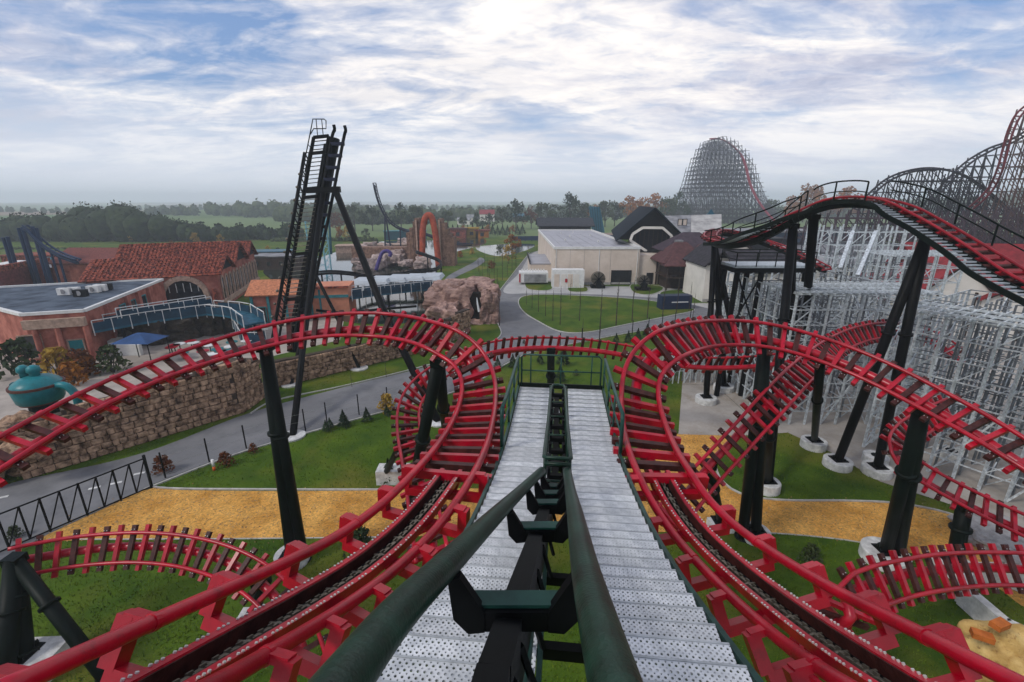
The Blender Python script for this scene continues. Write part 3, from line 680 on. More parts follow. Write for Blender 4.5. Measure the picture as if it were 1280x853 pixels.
def broad(m, seed, h=12, leaves=520, ls=.55, wide=.42, name='tree_crown'):
    r = random.Random(seed); b = MB(); cl = []
    for i in range(15):
        a = r.uniform(0, 6.28); k = r.random()**.5; z = r.uniform(.32, .95); w = wide*h*math.sin(min(1, (1.08-z)*1.5)*1.57)
        cl.append((V((math.cos(a)*k*w, math.sin(a)*k*w, z*h)), r.uniform(.09, .17)*h))
    for i in range(leaves):
        c, q = r.choice(cl); d = V((r.gauss(0, 1), r.gauss(0, 1), r.gauss(0, .8))).normalized()*q*r.uniform(.65, 1.05); leaf(b, c+d, ls*r.uniform(.6, 1.3), r)
    t = MB(); t.tube([(0, 0, -.3), (0, 0, h*.3), (.02*h, 0, h*.6)], [h*.025, h*.018, h*.008], 6)
    for c, q in cl[:8]: t.tube([(0, 0, h*.25), tuple(c*.6+V((0, 0, h*.1))), tuple(c)], [h*.012, h*.008, h*.003], 4)
    return b.mesh(name, m), t.mesh('trunk', BARK)
def conifer(m, seed, h=2.0, w=.45, n=260):
    r = random.Random(seed); b = MB()
    for i in range(n):
        z = r.random()**.8; rad = w*h*(1-z)*r.uniform(.75, 1.05); a = r.uniform(0, 6.28); p = V((math.cos(a)*rad*.5, math.sin(a)*rad*.5, h*(.08+.9*z)))
        d = V((math.cos(a), math.sin(a), -.25)).normalized()*rad*.6+V((0, 0, .03)); s = V((-math.sin(a), math.cos(a), 0))*.05*h
        b.add([p-s, p+d, p+s, p-V((0, 0, .04*h))], [(0, 1, 2), (0, 3, 1)])
    b.tube([(0, 0, h*.8), (0, 0, h*1.05)], [.02*h, .003*h], 4)
    t = MB(); t.tube([(0, 0, -.1), (0, 0, h*.9)], [h*.025, h*.008], 6); return b.mesh('needles', m), t.mesh('trunk', BARK)
def place(name, meshes, parts, loc, label, cat, group, sc=1, rz=0):
    o = thing(name, label, cat, loc, group); o.rotation_euler = (0, 0, rz); o.scale = (sc, sc, sc)
    for me, pn in zip(meshes, parts):
        c = bpy.data.objects.new(pn, me); S.collection.objects.link(c); c.parent = o
    return o
PB = {k: [broad(m, i*7+s, name='crown') for s in range(2)] for i, (k, m) in enumerate((('green', L_G), ('dark', L_D), ('orange', L_O), ('yellow', L_Y), ('russet', L_R)))}
CN = [conifer(L_C, s) for s in range(3)]
rnd = random.Random(3)
# row of single trees beyond the green field, centre and right
ROW = [(612, 287, 20, 'dark'), (628, 286, 26, 'green'), (645, 287, 36, 'dark'), (664, 286, 26, 'russet'), (678, 286, 32, 'green'), (694, 285, 28, 'dark'), (712, 285, 42, 'dark'), (728, 284, 30, 'green'), (742, 284, 26, 'orange'), (756, 284, 32, 'green'), (768, 283, 30, 'dark'),
       (786, 283, 36, 'orange'), (800, 282, 32, 'orange'), (815, 282, 38, 'orange'), (832, 282, 34, 'green'), (846, 280, 38, 'dark'), (560, 288, 24, 'green'), (540, 288, 22, 'dark'), (520, 288, 30, 'green'), (502, 289, 34, 'dark'), (580, 289, 18, 'green'), (596, 288, 22, 'dark'), (466, 289, 30, 'dark'), (444, 289, 32, 'green'), (424, 290, 28, 'russet'),
       (838, 279, 26, 'orange'), (962, 276, 26, 'green'), (985, 276, 30, 'orange'), (1003, 278, 44, 'orange'), (1014, 276, 42, 'orange'), (1030, 278, 34, 'russet'), (1052, 278, 42, 'orange'), (1072, 278, 30, 'orange'), (1250, 268, 26, 'russet'), (1275, 268, 30, 'green')]
WD = {'green': 'mid green', 'dark': 'dark green', 'orange': 'orange autumn', 'yellow': 'yellow autumn', 'russet': 'russet autumn'}
def near_what(px):
    for x, s in ((450, 'left of the far black spike'), (510, 'left of the orange arch'), (560, 'behind the orange stone arch'), (610, 'right of the orange arch'), (700, 'left of the white hall'), (770, 'behind the flat roofed hall'), (850, 'behind the steep dark roof'), (950, 'by the tall grey lattice hill'), (1035, 'behind the crest rail'), (1120, 'left of the dark lattice arc')):
        if px < x: return s
    return 'behind the lattice at the right edge'
for i, (px, v, hp, k) in enumerate(ROW):
    b = G(px, v); d = (b-C0).dot(V((0, CP, -SP))); hh = hp*d/F; b.z = terrain(b.x, b.y)-.3
    nw_ = [q_[0] for q_ in ROW if near_what(q_[0]) == near_what(px)]; od_ = ordinal(sorted(nw_).index(px), len(nw_)) if len(nw_) > 1 else 'only one'
    sz = 'tall' if hp > 33 else 'low' if hp < 27 else 'medium'
    place('tree', PB[k][i % 2], ('crown', 'trunk'), b, f'{sz} {k} tree {near_what(px)}'+f' {od_}', 'tree', 'trees beyond the park', hh/12, i*1.7)
# woods that read as one mass
def wood(name, runs, m, label, ls=1.0, n=60, kind='stuff'):
    b = MB(); r = random.Random(len(runs)*5+n)
    for px0, px1, v, h0, h1, cnt in runs:
        for i in range(cnt):
            f = (i+r.uniform(-.4, .4))/max(1, cnt-1); px = px0+(px1-px0)*f; g = G(px, v+r.uniform(-1.2, .4)); d = (g-C0).dot(V((0, CP, -SP))); g.z = terrain(g.x, g.y)-.5
            hh = (h0+(h1-h0)*f)*r.uniform(.75, 1.12)*d/F; q = ls*d/300
            for j in range(n):
                z = r.uniform(.05, 1); w = hh*.42*math.sin(min(1, (1.05-z)*1.6+.1)*1.57); a = r.uniform(0, 6.28); kk = r.uniform(.55, 1.05)
                p = g+V((math.cos(a)*w*kk, math.sin(a)*w*kk, z*hh*r.uniform(.9, 1.02))); leaf(b, p, q*r.uniform(.7, 1.4), r)
            b.blob(g+V((0, 0, hh*.47)), (hh*.38, hh*.38, hh*.44), i, .08)
    o = b.build(name, m, kind=kind); o['label'] = label; o['category'] = 'wood'; return o
wood('far_wood', [(-40, 85, 302, 34, 36, 16), (85, 105, 302, 34, 36, 4), (100, 200, 302, 40, 40, 12), (115, 180, 301, 46, 46, 8), (160, 215, 302, 30, 34, 8), (205, 300, 302, 26, 22, 14), (300, 375, 300, 18, 20, 12)], L_D, 'dark bushy wood across the green field at the left', .8, 190)
wood('far_wood', [(185, 245, 272, 11, 13, 12), (262, 296, 272, 16, 15, 5), (300, 372, 273, 18, 22, 16), (350, 470, 278, 22, 20, 26), (500, 640, 276, 16, 18, 26), (430, 520, 280, 20, 22, 16), (555, 700, 272, 10, 12, 26), (700, 860, 272, 14, 18, 30), (360, 480, 268, 12, 10, 20), (0, 120, 270, 6, 7, 14), (480, 760, 264, 7, 7, 44), (120, 460, 264, 5, 6, 40), (950, 1130, 272, 14, 14, 30), (1120, 1290, 268, 18, 22, 30)], L_G, 'lines of misty woodland along the far hills', 1.0, 36)
wood('hedge', [(340, 470, 302, 7, 7, 50), (-20, 140, 312, 4, 4, 40)], L_G, 'low hedge along the edge of the green field', .6, 30)
# clipped row of young conifers and orange saplings beyond the pond
for i in range(16):
    px = 560+i*6.2; 
    k = i % 5
    g = G(px, 294+rnd.uniform(-1, 1)); d = (g-C0).dot(V((0, CP, -SP)))
    if k == 3: place('tree', PB['orange'][0], ('crown', 'trunk'), g, f'small orange tree in the conifer row beyond the pond, {ordinal(i//5, 3)}', 'tree', 'small orange trees beyond the pond', 12*d/F/12)
    else: place('conifer', CN[i % 3], ('needles', 'trunk'), g, f'small dark conifer beyond the pond, {ordinal(i, 16)} in its row', 'conifer', 'conifers in the row beyond the pond', 13*d/F/2)
SAP = [(165, 303, 10, 'yellow'), (245, 306, 14, 'yellow'), (277, 306, 12, 'yellow'), (288, 305, 12, 'green'), (310, 305, 9, 'green'), (190, 306, 8, 'green'), (215, 308, 8, 'russet'), (348, 322, 12, 'green'), (336, 318, 10, 'yellow'), (425, 302, 18, 'orange'), (436, 302, 20, 'yellow'), (458, 300, 14, 'green'), (42, 345, 14, 'yellow'), (640, 318, 24, 'orange'), (636, 330, 22, 'yellow'), (625, 322, 14, 'green'), (43, 346, 18, 'yellow'), (615, 340, 14, 'russet'), (700, 302, 10, 'green')]
for i, (px, v, hp, k) in enumerate(SAP):
    g = G(px, v); d = (g-C0).dot(V((0, CP, -SP)))
    w = 'beyond the tiled roof' if px < 320 and v < 310 else 'beside the small peach house' if px < 350 else 'beyond the black tower' if px < 470 else 'left of the park road'
    place('tree', PB[k][i % 2], ('crown', 'trunk'), g, f'young {WD[k]} tree {w}, {ordinal(sorted(q_[0] for q_ in SAP).index(px), len(SAP))} of all', 'tree', 'young trees in the park', hp*d/F/12, i)
# shrubs on the lawn by the road
SHR = [(430, 532, 20), (413, 536, 14), (432, 535, 15), (459, 527, 18), (408, 540, 15), (484, 520, 14), (487, 602, 30), (700, 478, 22), (675, 455, 14), (641, 459, 16), (704, 457, 24), (770, 430, 13), (785, 428, 14), (797, 425, 14), (808, 422, 16), (835, 417, 10), (622, 460, 14), (655, 430, 6)]
for i, (px, v, hp) in enumerate(SHR):
    g = G(px, v); d = (g-C0).dot(V((0, CP, -SP)))
    w = 'on the lawn below the left road, ' + ('tallest, behind the big loop' if px == 487 else 'beside the fence posts') if px < 500 else 'on the lawn beyond the stairs' if v > 440 else 'along the road beyond the right loop'
    w = w if px == 487 else w.replace('beside the fence posts', f'{ordinal(sorted(q_[0] for q_ in SHR[:6]).index(px), 6)} of six') if px < 486 else w.replace('beyond the stairs', f'beyond the stairs, {ordinal(sorted(q_[0] for q_ in SHR if q_[0] > 600 and q_[1] > 440).index(px), len([1 for q_ in SHR if q_[0] > 600 and q_[1] > 440]))}') if v > 440 else w+f', {ordinal(sorted(q_[0] for q_ in SHR if q_[0] > 600 and q_[1] <= 440).index(px), len([1 for q_ in SHR if q_[0] > 600 and q_[1] <= 440]))}'
    place('conifer', CN[i % 3], ('needles', 'trunk'), g, f'cone shaped conifer {w}', 'conifer', 'young conifers along the road', hp*d/F/2*1.1)
def bush(m, seed, n=240, s=.11):
    r = random.Random(seed); b = MB(); t = MB()
    for i in range(n):
        a = r.uniform(0, 6.28); k = r.random()**.5; z = r.random(); p = V((math.cos(a)*k*.55*(1.1-z*.7), math.sin(a)*k*.55*(1.1-z*.7), .1+z*.9)); leaf(b, p, s*r.uniform(.5, 1.2), r)
    for i in range(9):
        a = i*.7; t.tube([(0, 0, -.05), (math.cos(a)*.3, math.sin(a)*.3, .8)], [.02, .006], 4)
    return b.mesh('leaves', m), t.mesh('stems', BARK)
BS = {'y': bush(L_Y, 1), 'g': bush(L_G, 2), 'r': bush(L_R, 3), 'o': bush(L_O, 4), 'd': bush(L_D, 5)}
for px, v, hp, k, w in [(283, 582, 18, 'r', 'reddish low bush beside the white and orange marker on the lawn'), (205, 590, 22, 'r', 'thin reddish sapling beside the road fence'), (484, 514, 22, 'y', 'yellowing bush behind the left big loop'), (317, 566, 12, 'r', 'small brown bush by the roadside fence'), (1012, 702, 24, 'g', 'pale leafy bush on the dark lawn right of the right track'), (452, 695, 40, 'd', 'dark green bush under the near left track'), (20, 672, 16, 'g', 'low green bush at the foot of the braced fence'), (720, 470, 8, 'g', 'small green bush beyond the stair railing'),
                       (105, 470, 34, 'r', 'dark red bush by the teal door'), (78, 474, 40, 'y', 'yellow and red bush on the plaza near the kettle'), (30, 470, 46, 'd', 'dark leggy bush on the plaza left of the kettle'), (92, 482, 30, 'o', 'orange flowering bush behind the red track at the left'), (142, 466, 34, 'g', 'tall green bush beside the blue awning'), (112, 470, 26, 'o', 'orange bush at the corner of the flat roofed house'), (575, 322, 8, 'o', 'orange planting around the pond inlet'), (590, 318, 7, 'y', 'yellow planting around the pond inlet')]:
    g = G(px, v); d = (g-C0).dot(V((0, CP, -SP))); place('bush', BS[k], ('leaves', 'stems'), g, w, 'bush', None, hp*d/F, px)
# bare saplings with stakes on the oval lawn and along the roads
def bare(seed, h=1.0):
    r = random.Random(seed); t = MB(); t.tube([(0, 0, 0), (.01, 0, h*.5), (0, 0, h)], [.013, .009, .003], 5); w = MB()
    for i in range(14):
        z = r.uniform(.35, .95); a = r.uniform(0, 6.28); l = .16*(1.1-z); w.tube([(0, 0, z*h), (math.cos(a)*l*.5, math.sin(a)*l*.5, z*h+l*1.1)], [.004, .001], 3)
    return t.mesh('trunk', BARK), w.mesh('twigs', BARK)
BR_ = [bare(s) for s in range(3)]
BP = [(658, 382, 24), (665, 386, 26), (673, 391, 30), (682, 396, 34), (691, 402, 38), (700, 407, 48), (724, 402, 44), (750, 409, 52), (770, 408, 60), (790, 402, 54), (809, 399, 50), (828, 396, 46), (845, 393, 44), (861, 390, 36), (624, 408, 54), (618, 356, 26), (610, 350, 26), (603, 346, 22), (628, 350, 30), (634, 345, 24), (640, 340, 26), (645, 335, 24), (622, 366, 30), (713, 375, 30), (728, 423, 26), (749, 431, 34), (600, 352, 20), (612, 362, 26), (598, 340, 22), (606, 334, 20), (618, 336, 22), (628, 330, 20), (804, 352, 30), (865, 406, 38), (440, 484, 22), (483, 472, 24), (516, 458, 20), (884, 395, 28)]
WL = {}
def wof(q_):
    px, v, hp = q_
    return 'on the oval lawn' if 650 < px < 870 and v > 370 else 'on the bank left of the park road' if px < 650 and v < 400 else 'beside the white hall' if v < 370 else 'on the lawn strip below the stone wall' if px < 560 else 'at the side of the road'
for i, (px, v, hp) in enumerate(BP):
    g = G(px, v); d = (g-C0).dot(V((0, CP, -SP)))
    w = wof((px, v, hp))
    wl = WL.setdefault(w, []); wl.append((px, i)); nw = sum(1 for q_ in BP if wof(q_) == w); kx = sorted(q_[0]+q_[1]*.001 for q_ in BP if wof(q_) == w).index(px+v*.001)
    place('sapling', BR_[i % 3], ('trunk', 'twigs'), g, f'thin bare sapling {w}, {ordinal(kx, nw)}', 'sapling', f'bare saplings {w}', hp*d/F*1.04, i)
# ---------------------------------------------------------------- stone walls
STONE = mat('sandstone', (.25, .135, .080), .92, 0, .75, 2.2, .5, 14, col2=(.50, .33, .215), detail=8)
STONEP = mat('pink_rock', (.22, .12, .095), .92, 0, .4, .9, .8, 5, col2=(.44, .29, .24), detail=9, stretch=(1, 1, 3)); wear(STONEP, 2.5, .7, (.09, .05, .04), .52, .64)
PROCK = mat('pale_rock', (.30, .21, .185), .92, 0, .4, .9, .6, 5, col2=(.50, .40, .36), detail=9)
MORT = mat('mortar', (.07, .05, .038), .95, 0, .3, 4)
def stone_me(seed):
    r = random.Random(seed); b = MB(); vs = []
    for k, q in ((-1, 1.0), (0.35, 1.0), (1, .72)):
        for a, c in ((-1, -1), (0, -1.05), (1, -1), (1.03, 0), (1, 1), (0, 1.04), (-1, 1), (-1.03, 0)):
            vs.append((a*.5*q*r.uniform(.86, 1.06), c*.5*q*r.uniform(.86, 1.06), k*.5*r.uniform(.8, 1.15)))
    fs = [tuple(range(16, 24))]+[(l*8+i, l*8+(i+1) % 8, (l+1)*8+(i+1) % 8, (l+1)*8+i) for l in range(2) for i in range(8)]
    b.add(vs, fs); return b.mesh('stone', STONE)
ST_ME = [stone_me(s) for s in range(10)]
def stone_wall(label, p, q, h0, h1, sw=.5, sh=.42, seed=1, cap=True, thick=.6, lim=300, sag=0):
    r = random.Random(seed); p, q = V(p), V(q); root = thing('stone_wall', label, 'stone wall', p, None)
    d = (q-p); L_ = d.length; t = d/L_; n = V((t.y, -t.x, 0)) if V((t.y, -t.x, 0)).dot(C0-p) > 0 else V((-t.y, t.x, 0)); core = MB()
    ns = max(2, int(L_/2.2)); hh = [h0+(h1-h0)*i/ns+r.uniform(-.22, .25)*(0 < i < ns) for i in range(ns+1)]
    for i in range(ns):
        a, b_ = p+t*L_*i/ns, p+t*L_*(i+1)/ns; h = (hh[i]+hh[i+1])/2-.05; core.box((a+b_)/2+V((0, 0, h/2))-n*thick/2, t*(L_/ns/2), n*thick/2, V((0, 0, h/2)))
    core.build('core', MORT, root); items = []; z = 0
    while z < max(h0, h1)+.3:
        s = r.uniform(-.2, 0)*sw; rh = sh*r.uniform(.85, 1.15)
        while s < L_:
            w = sw*r.uniform(.65, 1.5); c = s+w/2; k = max(0, min(ns-1e-6, c/L_*ns)); hl = hh[int(k)]*(1-k % 1)+hh[int(k)+1]*(k % 1)
            if z+rh*.7 < hl and c < L_: items.append((p+t*c+V((0, 0, z+rh/2))+n*r.uniform(0, .05), w*.95, rh*r.uniform(.88, 1.0)))
            s += w
        z += rh
    items.sort(key=lambda i: (i[0]-C0).length); rest = MB()
    for k, (c, w, h) in enumerate(items):
        if k < lim:
            a = r.uniform(-.06, .06); o = inst('stone', r.choice(ST_ME), root, M4(t*w, V((0, 0, h)), n*.24*r.uniform(.8, 1.3), c))
        else: rest.box(c, t*w*.47, V((0, 0, h*.47)), n*.12, .8)
    if rest.v: rest.build('stones_far', STONE, root, kind='stuff')
    return root
stone_wall('long tall sandstone wall beside the road, behind the left big track', G(30, 600), G(300, 517), 3.3, 4.3, .52, .42, 1)
stone_wall('short buttress of sandstone closing the right end of the tall roadside wall', G(303, 517), G(331, 497), 4.3, 3.2, .5, .42, 2, thick=1.2)
stone_wall('lower sandstone wall behind the grass strip, under the top of the left big loop', G(333, 488), G(545, 436), 2.5, 2.2, .62, .44, 3)
stone_wall('sandstone wall stepping up to the big cave rock', G(546, 435), G(588, 417), 2.6, 3.4, .62, .5, 4)
# low tumbled part at the far left end of the wall
o = thing('boulder_pile', 'weathered sandstone boulders at the left edge under the teal kettle', 'boulders', G(20, 590))
for i in range(26):
    a = G(-60+i*4.5, 600+random.uniform(-16, 8)); MB().blob(a+V((0, 0, random.uniform(.3, 3.4))), (random.uniform(.6, 1.1), random.uniform(.5, .9), random.uniform(.4, .7)), i, .3, 2).build('boulder', STONE, o)
# ---------------------------------------------------------------- big cave rock beside the pond
def rock(name, label, blobs, m=STONEP, cat='rock', sub=3):
    c0 = V(blobs[0][0]); o = thing(name, label, cat, (c0.x, c0.y, 0))
    for i, (c, r_) in enumerate(blobs):
        b = MB(); vs_, fs_ = ICO[sub]; c = V(c); r_ = V(r_)
        out_ = []
        for v in vs_:
            s_ = V((v.x/max(.55, max(abs(v.x), abs(v.y), abs(v.z))), v.y/max(.55, max(abs(v.x), abs(v.y), abs(v.z))), v.z/max(.55, max(abs(v.x), abs(v.y), abs(v.z)))))
            s_ = s_*.78
            k = 1+.30*noise.noise(v*1.9+V((i*3.1, 0, 0)))+.16*noise.noise(v*5+V((0, i, 0)))+.07*noise.noise(V((v.x*3, v.y*3, v.z*22)))
            out_.append(c+V((s_.x*r_.x, s_.y*r_.y, s_.z*r_.z))*k)
        b.add(out_, fs_); b.build('rock_lump', m, o)
    return o
g0 = G(562, 420); 
rk = rock('cave_rock', 'big layered pinkish rock with a dark cave mouth and trickling water beside the road', [(P(565, 382, 66)+V((0, 0, 0)), (4.2, 3.5, 3.6)), (P(553, 401, 62), (2.6, 3, 2.6)), (P(585, 362, 70), (4.6, 3.4, 1.8)), (P(561, 364, 66), (2.6, 2.4, 1.6)), (P(613, 392, 64), (1.5, 2.8, 3.8)), (P(611, 367, 66), (1.9, 2.6, 1.5)), (P(596, 412, 63), (2.6, 1.6, 1.5))])
MB().abox(P(596, 385, 64.4), 2.2, 1.2, 4.4).build('cave_mouth', mat('cave_dark', (.012, .010, .009), .95, 0, .3, 3), rk)
MB().tube([P(596, 372, 63.4), P(597, 380, 63.3), P(599, 390, 63.3)], [.05, .12, .18], 6).build('waterfall', mat('white_water', (.6, .65, .68), .3, 0, .1, 8), rk)
# rock island in the pond
bl = []
r = random.Random(5)
for i in range(44):
    px = r.uniform(446, 530); v = r.uniform(308, 338)+abs(px-490)*.06; q = r.uniform(.9, 2.3); g = G(px, v); bl.append((g+V((0, 0, q*.7+max(0, (30-abs(px-500))*.035))), (q, q, q*r.uniform(.6, 1.0))))
rock('rock_island', 'heap of pale pink boulders rising from the pond left of the arch', bl, PROCK, sub=2)
# ---------------------------------------------------------------- fences
def wire_fence(label, pts, h=1.6, post=.05):
    root = thing('wire_fence', label, 'fence', pts[0])
    for p in pts: MB().cyl(p, p+V((0, 0, h)), post, n=8).build('post', BLK, root)
    b = MB()
    for p, q in zip(pts, pts[1:]):
        for z in (.25, .8, 1.4): b.tube([p+V((0, 0, z)), q+V((0, 0, z))], .006, 3)
    b.build('wires', BOLT, root, kind='stuff'); return root
wire_fence('thin black posts with wires along the lawn edge of the left road', [G(x, y) for x, y in ((207, 598), (262, 579), (308, 561), (353, 546), (382, 539), (409, 530), (449, 519), (485, 509), (520, 497))], 1.75, .045)
wire_fence('thin dark posts along the road edge beyond the right big loop', [G(x, y) for x, y in ((700, 438), (727, 431), (749, 428), (790, 420), (810, 416), (827, 412), (843, 409), (862, 405), (884, 402))], 2.0, .05)
root = thing('braced_fence', 'black steel fence with crossed diagonal braces at the far left', 'fence', G(40, 668))
B0, B1 = G(-45, 712), G(190, 610); NP = 5; FH = 2.0
for i in range(NP+1):
    a = B0.lerp(B1, i/NP)
    thick = .07 if i < NP else .11
    MB().beam(a, a+V((0, 0, FH*(1.08 if i == NP else 1))), thick).build('post', BLK, root)
    if i < NP:
        c = B0.lerp(B1, (i+1)/NP); m_ = (a+c)/2
        MB().beam(a+V((0, 0, .1)), m_+V((0, 0, FH-.05)), .05).build('brace', BLK, root); MB().beam(m_+V((0, 0, .1)), m_+V((0, 0, FH-.05)), .06).build('post', BLK, root)
        MB().beam(m_+V((0, 0, .1)), c+V((0, 0, FH-.05)), .05).build('brace', BLK, root)
for z in (.1, FH-.05): MB().beam(B0+V((0, 0, z)), B1+V((0, 0, z)), .06).build('rail', BLK, root)
g = G(268, 588); o = thing('marker_post', 'small white post with orange foot standing on the lawn by the road', 'marker post', g)
MB().cyl(g+V((0, 0, .28)), g+V((0, 0, .75)), .085, .08).build('post_top', mat('white_plastic', (.7, .7, .68), .5, 0, .1, 3), o, True); MB().cyl(g, g+V((0, 0, .28)), .09, .085).build('post_foot', mat('orange_plastic', (.6, .12, .02), .5, 0, .1, 3), o, True)
for i, (x, y) in enumerate(((145, 604), (118, 610), (174, 592), (2, 622))):
    g = G(x, y, .03); tag(MB().abox(g, .55, .2, .015, .5).build('road_marking', mat('road_white', (.55, .55, .53), .8, 0, .2, 6)), f'worn white road dash {("nearest the fence end, right", "left of the other two behind the fence", "furthest right near the fence end", "at the left edge by the red sign")[i]}', 'road marking', 'road dashes')
# ---------------------------------------------------------------- teal kettle at the left
TEAL = mat('teal_paint', (.012, .16, .18), .35, 0, .2, 1.5); DTE = mat('dark_teal', (.01, .07, .09), .4, 0, .2, 2); wear(TEAL, 2.2, .6, (.02, .07, .07), .52, .66); wear(TEAL, 9, .5, (.10, .05, .03), .62, .72)
RUST = mat('rust_band', (.09, .03, .02), .6, 0, .3, 3)
k0 = P(52, 500, 33); o = thing('teal_kettle', 'round teal kettle shaped machine with domed lid and curved pipe on the stone wall', 'kettle', k0)
b = MB(); prof = [(-1.1, 1.15), (-.9, 1.38), (-.2, 1.5), (.15, 1.55), (.45, 1.35), (.75, .9), (.9, .35)]
b.tube([k0+V((0, 0, z+1)) for z, r_ in prof], [r_*.95 for z, r_ in prof], 28); b.build('body', TEAL, o, True)
for z, r_ in ((.12, 1.52), (-1.08, 1.2)): MB().tube([k0+V((0, 0, 1+z)), k0+V((0, 0, 1.16+z))], r_, 28).build('band', RUST, o)
for dx, s in ((.1, .8), (-.65, .75)):
    c = k0+V((dx, 0, 1.6)); MB().tube([c, c+V((0, 0, .5)), c+V((0, 0, .6)), c+V((0, 0, .9)), c+V((0, 0, 1.05))], [.36*s, .36*s, .5*s, .45*s, .15], 16).build('chimney', TEAL, o, True)
MB().tube(cr([tuple(k0+V(q)) for q in ((1.2, 0, 1.0), (1.8, 0, 1.15), (2.3, 0, .9), (2.6, 0, .2), (2.5, 0, -.8))], 6), .26, 12).build('pipe', TEAL, o, True)
MB().tube(cr([tuple(k0+V(q)) for q in ((-1.2, 0, 1.3), (-1.8, 0, 1.2), (-1.9, 0, .4), (-1.4, 0, .1))], 5), .12, 8).build('handle', DTE, o, True)
MB().cyl(k0+V((0, 0, -3.0)), k0+V((0, 0, -.1)), .8, .8, 16).build('pedestal', BLK, o)
# yellow rock with bricks, bottom right corner
o = thing('yellow_rock', 'yellow plastered rock with two orange bricks let in, bottom right corner', 'rock', P(1250, 850, 15))
YR = mat('yellow_plaster', (.42, .24, .06), .85, 0, .25, 1.2, .5, 6, col2=(.60, .42, .16))
wear(YR, 3, .8, (.16, .07, .02), .54, .62)
for i, (px, v, d, q) in enumerate(((1245, 815, 15, 1.0), (1285, 830, 14.6, 1.0), (1268, 850, 14.5, .8), (1230, 800, 15.3, .5))): MB().blob(P(px, v, d), (q, q*.8, q), i, .22, 3).build('plaster_lump', YR, o, True)
for px, v, a in ((1250, 781, .3), (1228, 795, -.5)): MB().abox(P(px, v, 13.9), .5, .28, .18, a).build('brick', mat('orange_brick', (.40, .11, .02), .7, 0, .2, 5), o)
# white angular concrete trough, right
o = thing('concrete_trough', 'pale octagonal concrete footing frame under the low right track', 'footing', P(1260, 760, 19))
c = G(1290, 765, .5)
for i in range(8):
    a, e_ = i*math.pi/4+.39, (i+1)*math.pi/4+.39; MB().beam(c+V((math.cos(a), math.sin(a), 0))*2.1, c+V((math.cos(e_), math.sin(e_), 0))*2.1, .35, .9).build('wall_side', CONC, o)
for lbl, px, v, w in (('big round white footing without a column between the hairpin track and lattice', 1187, 572, .8), ('round concrete footing in the shade behind the twin footings', 1093, 578, .7)):
    o = thing('footing', lbl, 'footing', G(px, v)); MB().tube([G(px, v), G(px, v)+V((0, 0, .5))], w, 28).build('footing_body', CONC, o); MB().cyl(G(px, v)+V((0, 0, .5)), G(px, v)+V((0, 0, .55)), w*.4, n=8).build('plate', BLK, o)
o = rock('pale_boulder', 'pale grey boulder beside the curved gravel end at the right', [(G(1262, 690)+V((0, 0, .2)), (1.6, 2.2, .7)), (G(1240, 672)+V((0, 0, .1)), (1.0, 1.4, .5))], CONCD, sub=3)
# ---------------------------------------------------------------- buildings
PINK = mat('pink_plaster', (.30, .085, .062), .85, 0, .3, .7, .2, 6, col2=(.44, .165, .12)); TERRA = mat('terracotta', (.13, .026, .018), .8, 0, .5, 2.5, .3, 20, col2=(.33, .085, .05), detail=3, lo=.42, hi=.6)
CREAM = mat('cream_render', (.55, .46, .38), .85, 0, .08, .3, .05, 8, col2=(.63, .54, .46)); WHITE = mat('white_render', (.60, .57, .52), .8, 0, .1, .5)
DARKR = mat('dark_slate', (.008, .013, .020), .85, 0, .3, 2, .2, 10, spec=.06); GREYR = mat('weathered_grey_roof', (.17, .17, .18), .75, 0, .3, .5, .2, 8, col2=(.28, .28, .29)); MEMB = mat('roof_membrane', (.28, .28, .31), .6, 0, .18, .25, .05, 5, col2=(.37, .37, .40), detail=8)
MARO = mat('maroon_roof', (.085, .035, .035), .7, 0, .3, 1.5, .2, 9); REDROOF = mat('red_shingle', (.20, .018, .022), .75, 0, .3, 1.5, .3, 9); WOOD = mat('dark_timber', (.04, .025, .018), .75, 0, .4, 3); GLASS = mat('dark_glass', (.012, .016, .022), .08, 0, .2, 1, spec=.8); BLUEM = mat('blue_steel', (.02, .10, .15), .45, 0, .3, 1.5); STONEL = mat('stone_trim', (.36, .25, .19), .85, 0, .3, 2, .3, 10)
TRIM = mat('white_trim', (.62, .62, .60), .6, 0, .1, 2); BLKM = mat('black_cladding', (.008, .009, .011), .7, 0, .3, 2, spec=.2); TEALT = mat('teal_trim', (.03, .17, .19), .6, 0, .2, 2); ROOFD = mat('blue_grey_felt', (.045, .06, .085), .85, 0, .3, .4, .05, 4, col2=(.12, .15, .19), detail=9, spec=.1)
def wallbox(b, o, u, v, w, d, h, z=0): b.box(V(o)+u*w/2+v*d/2+V((0, 0, z+h/2)), u*w/2, v*d/2, V((0, 0, h/2)))
def gable(root, o, u, v, w, d, wh, rh, m, over=.4, th=.18, name='roof', rib=0):
    """gabled roof, ridge along v"""
    o = V(o); z = V((0, 0, 1)); rid = o+u*w/2+z*rh
    for sg, e in ((-1, o+z*wh), (1, o+u*w+z*wh)):
        sl_ = (e-rid); e2 = rid+sl_*(1+over/sl_.length); a, b_, c, dd = rid-v*over, rid+v*(d+over), e2+v*(d+over), e2-v*over
        b = MB(); b.slab([a, dd, c, b_] if sg < 0 else [a, b_, c, dd], -th if False else th); b.build(name, m, root)
        if rib:
            rb = MB(); nn = int((d+2*over)/rib); nr = u.cross(v)*0+V((0, 0, .05))
            for i in range(nn+1):
                q = a+(b_-a)*i/nn; rb.beam(q+nr, q+(dd-a)+nr, .05, .07)
            rb.build('roof_ribs', m, root, kind='stuff')
    return rid
def gable_end(b, o, u, w, wh, rh, v, th=.2):
    o = V(o); z = V((0, 0, 1)); b.slab([o+z*wh, o+u*w+z*wh, o+u*w/2+z*rh], th)
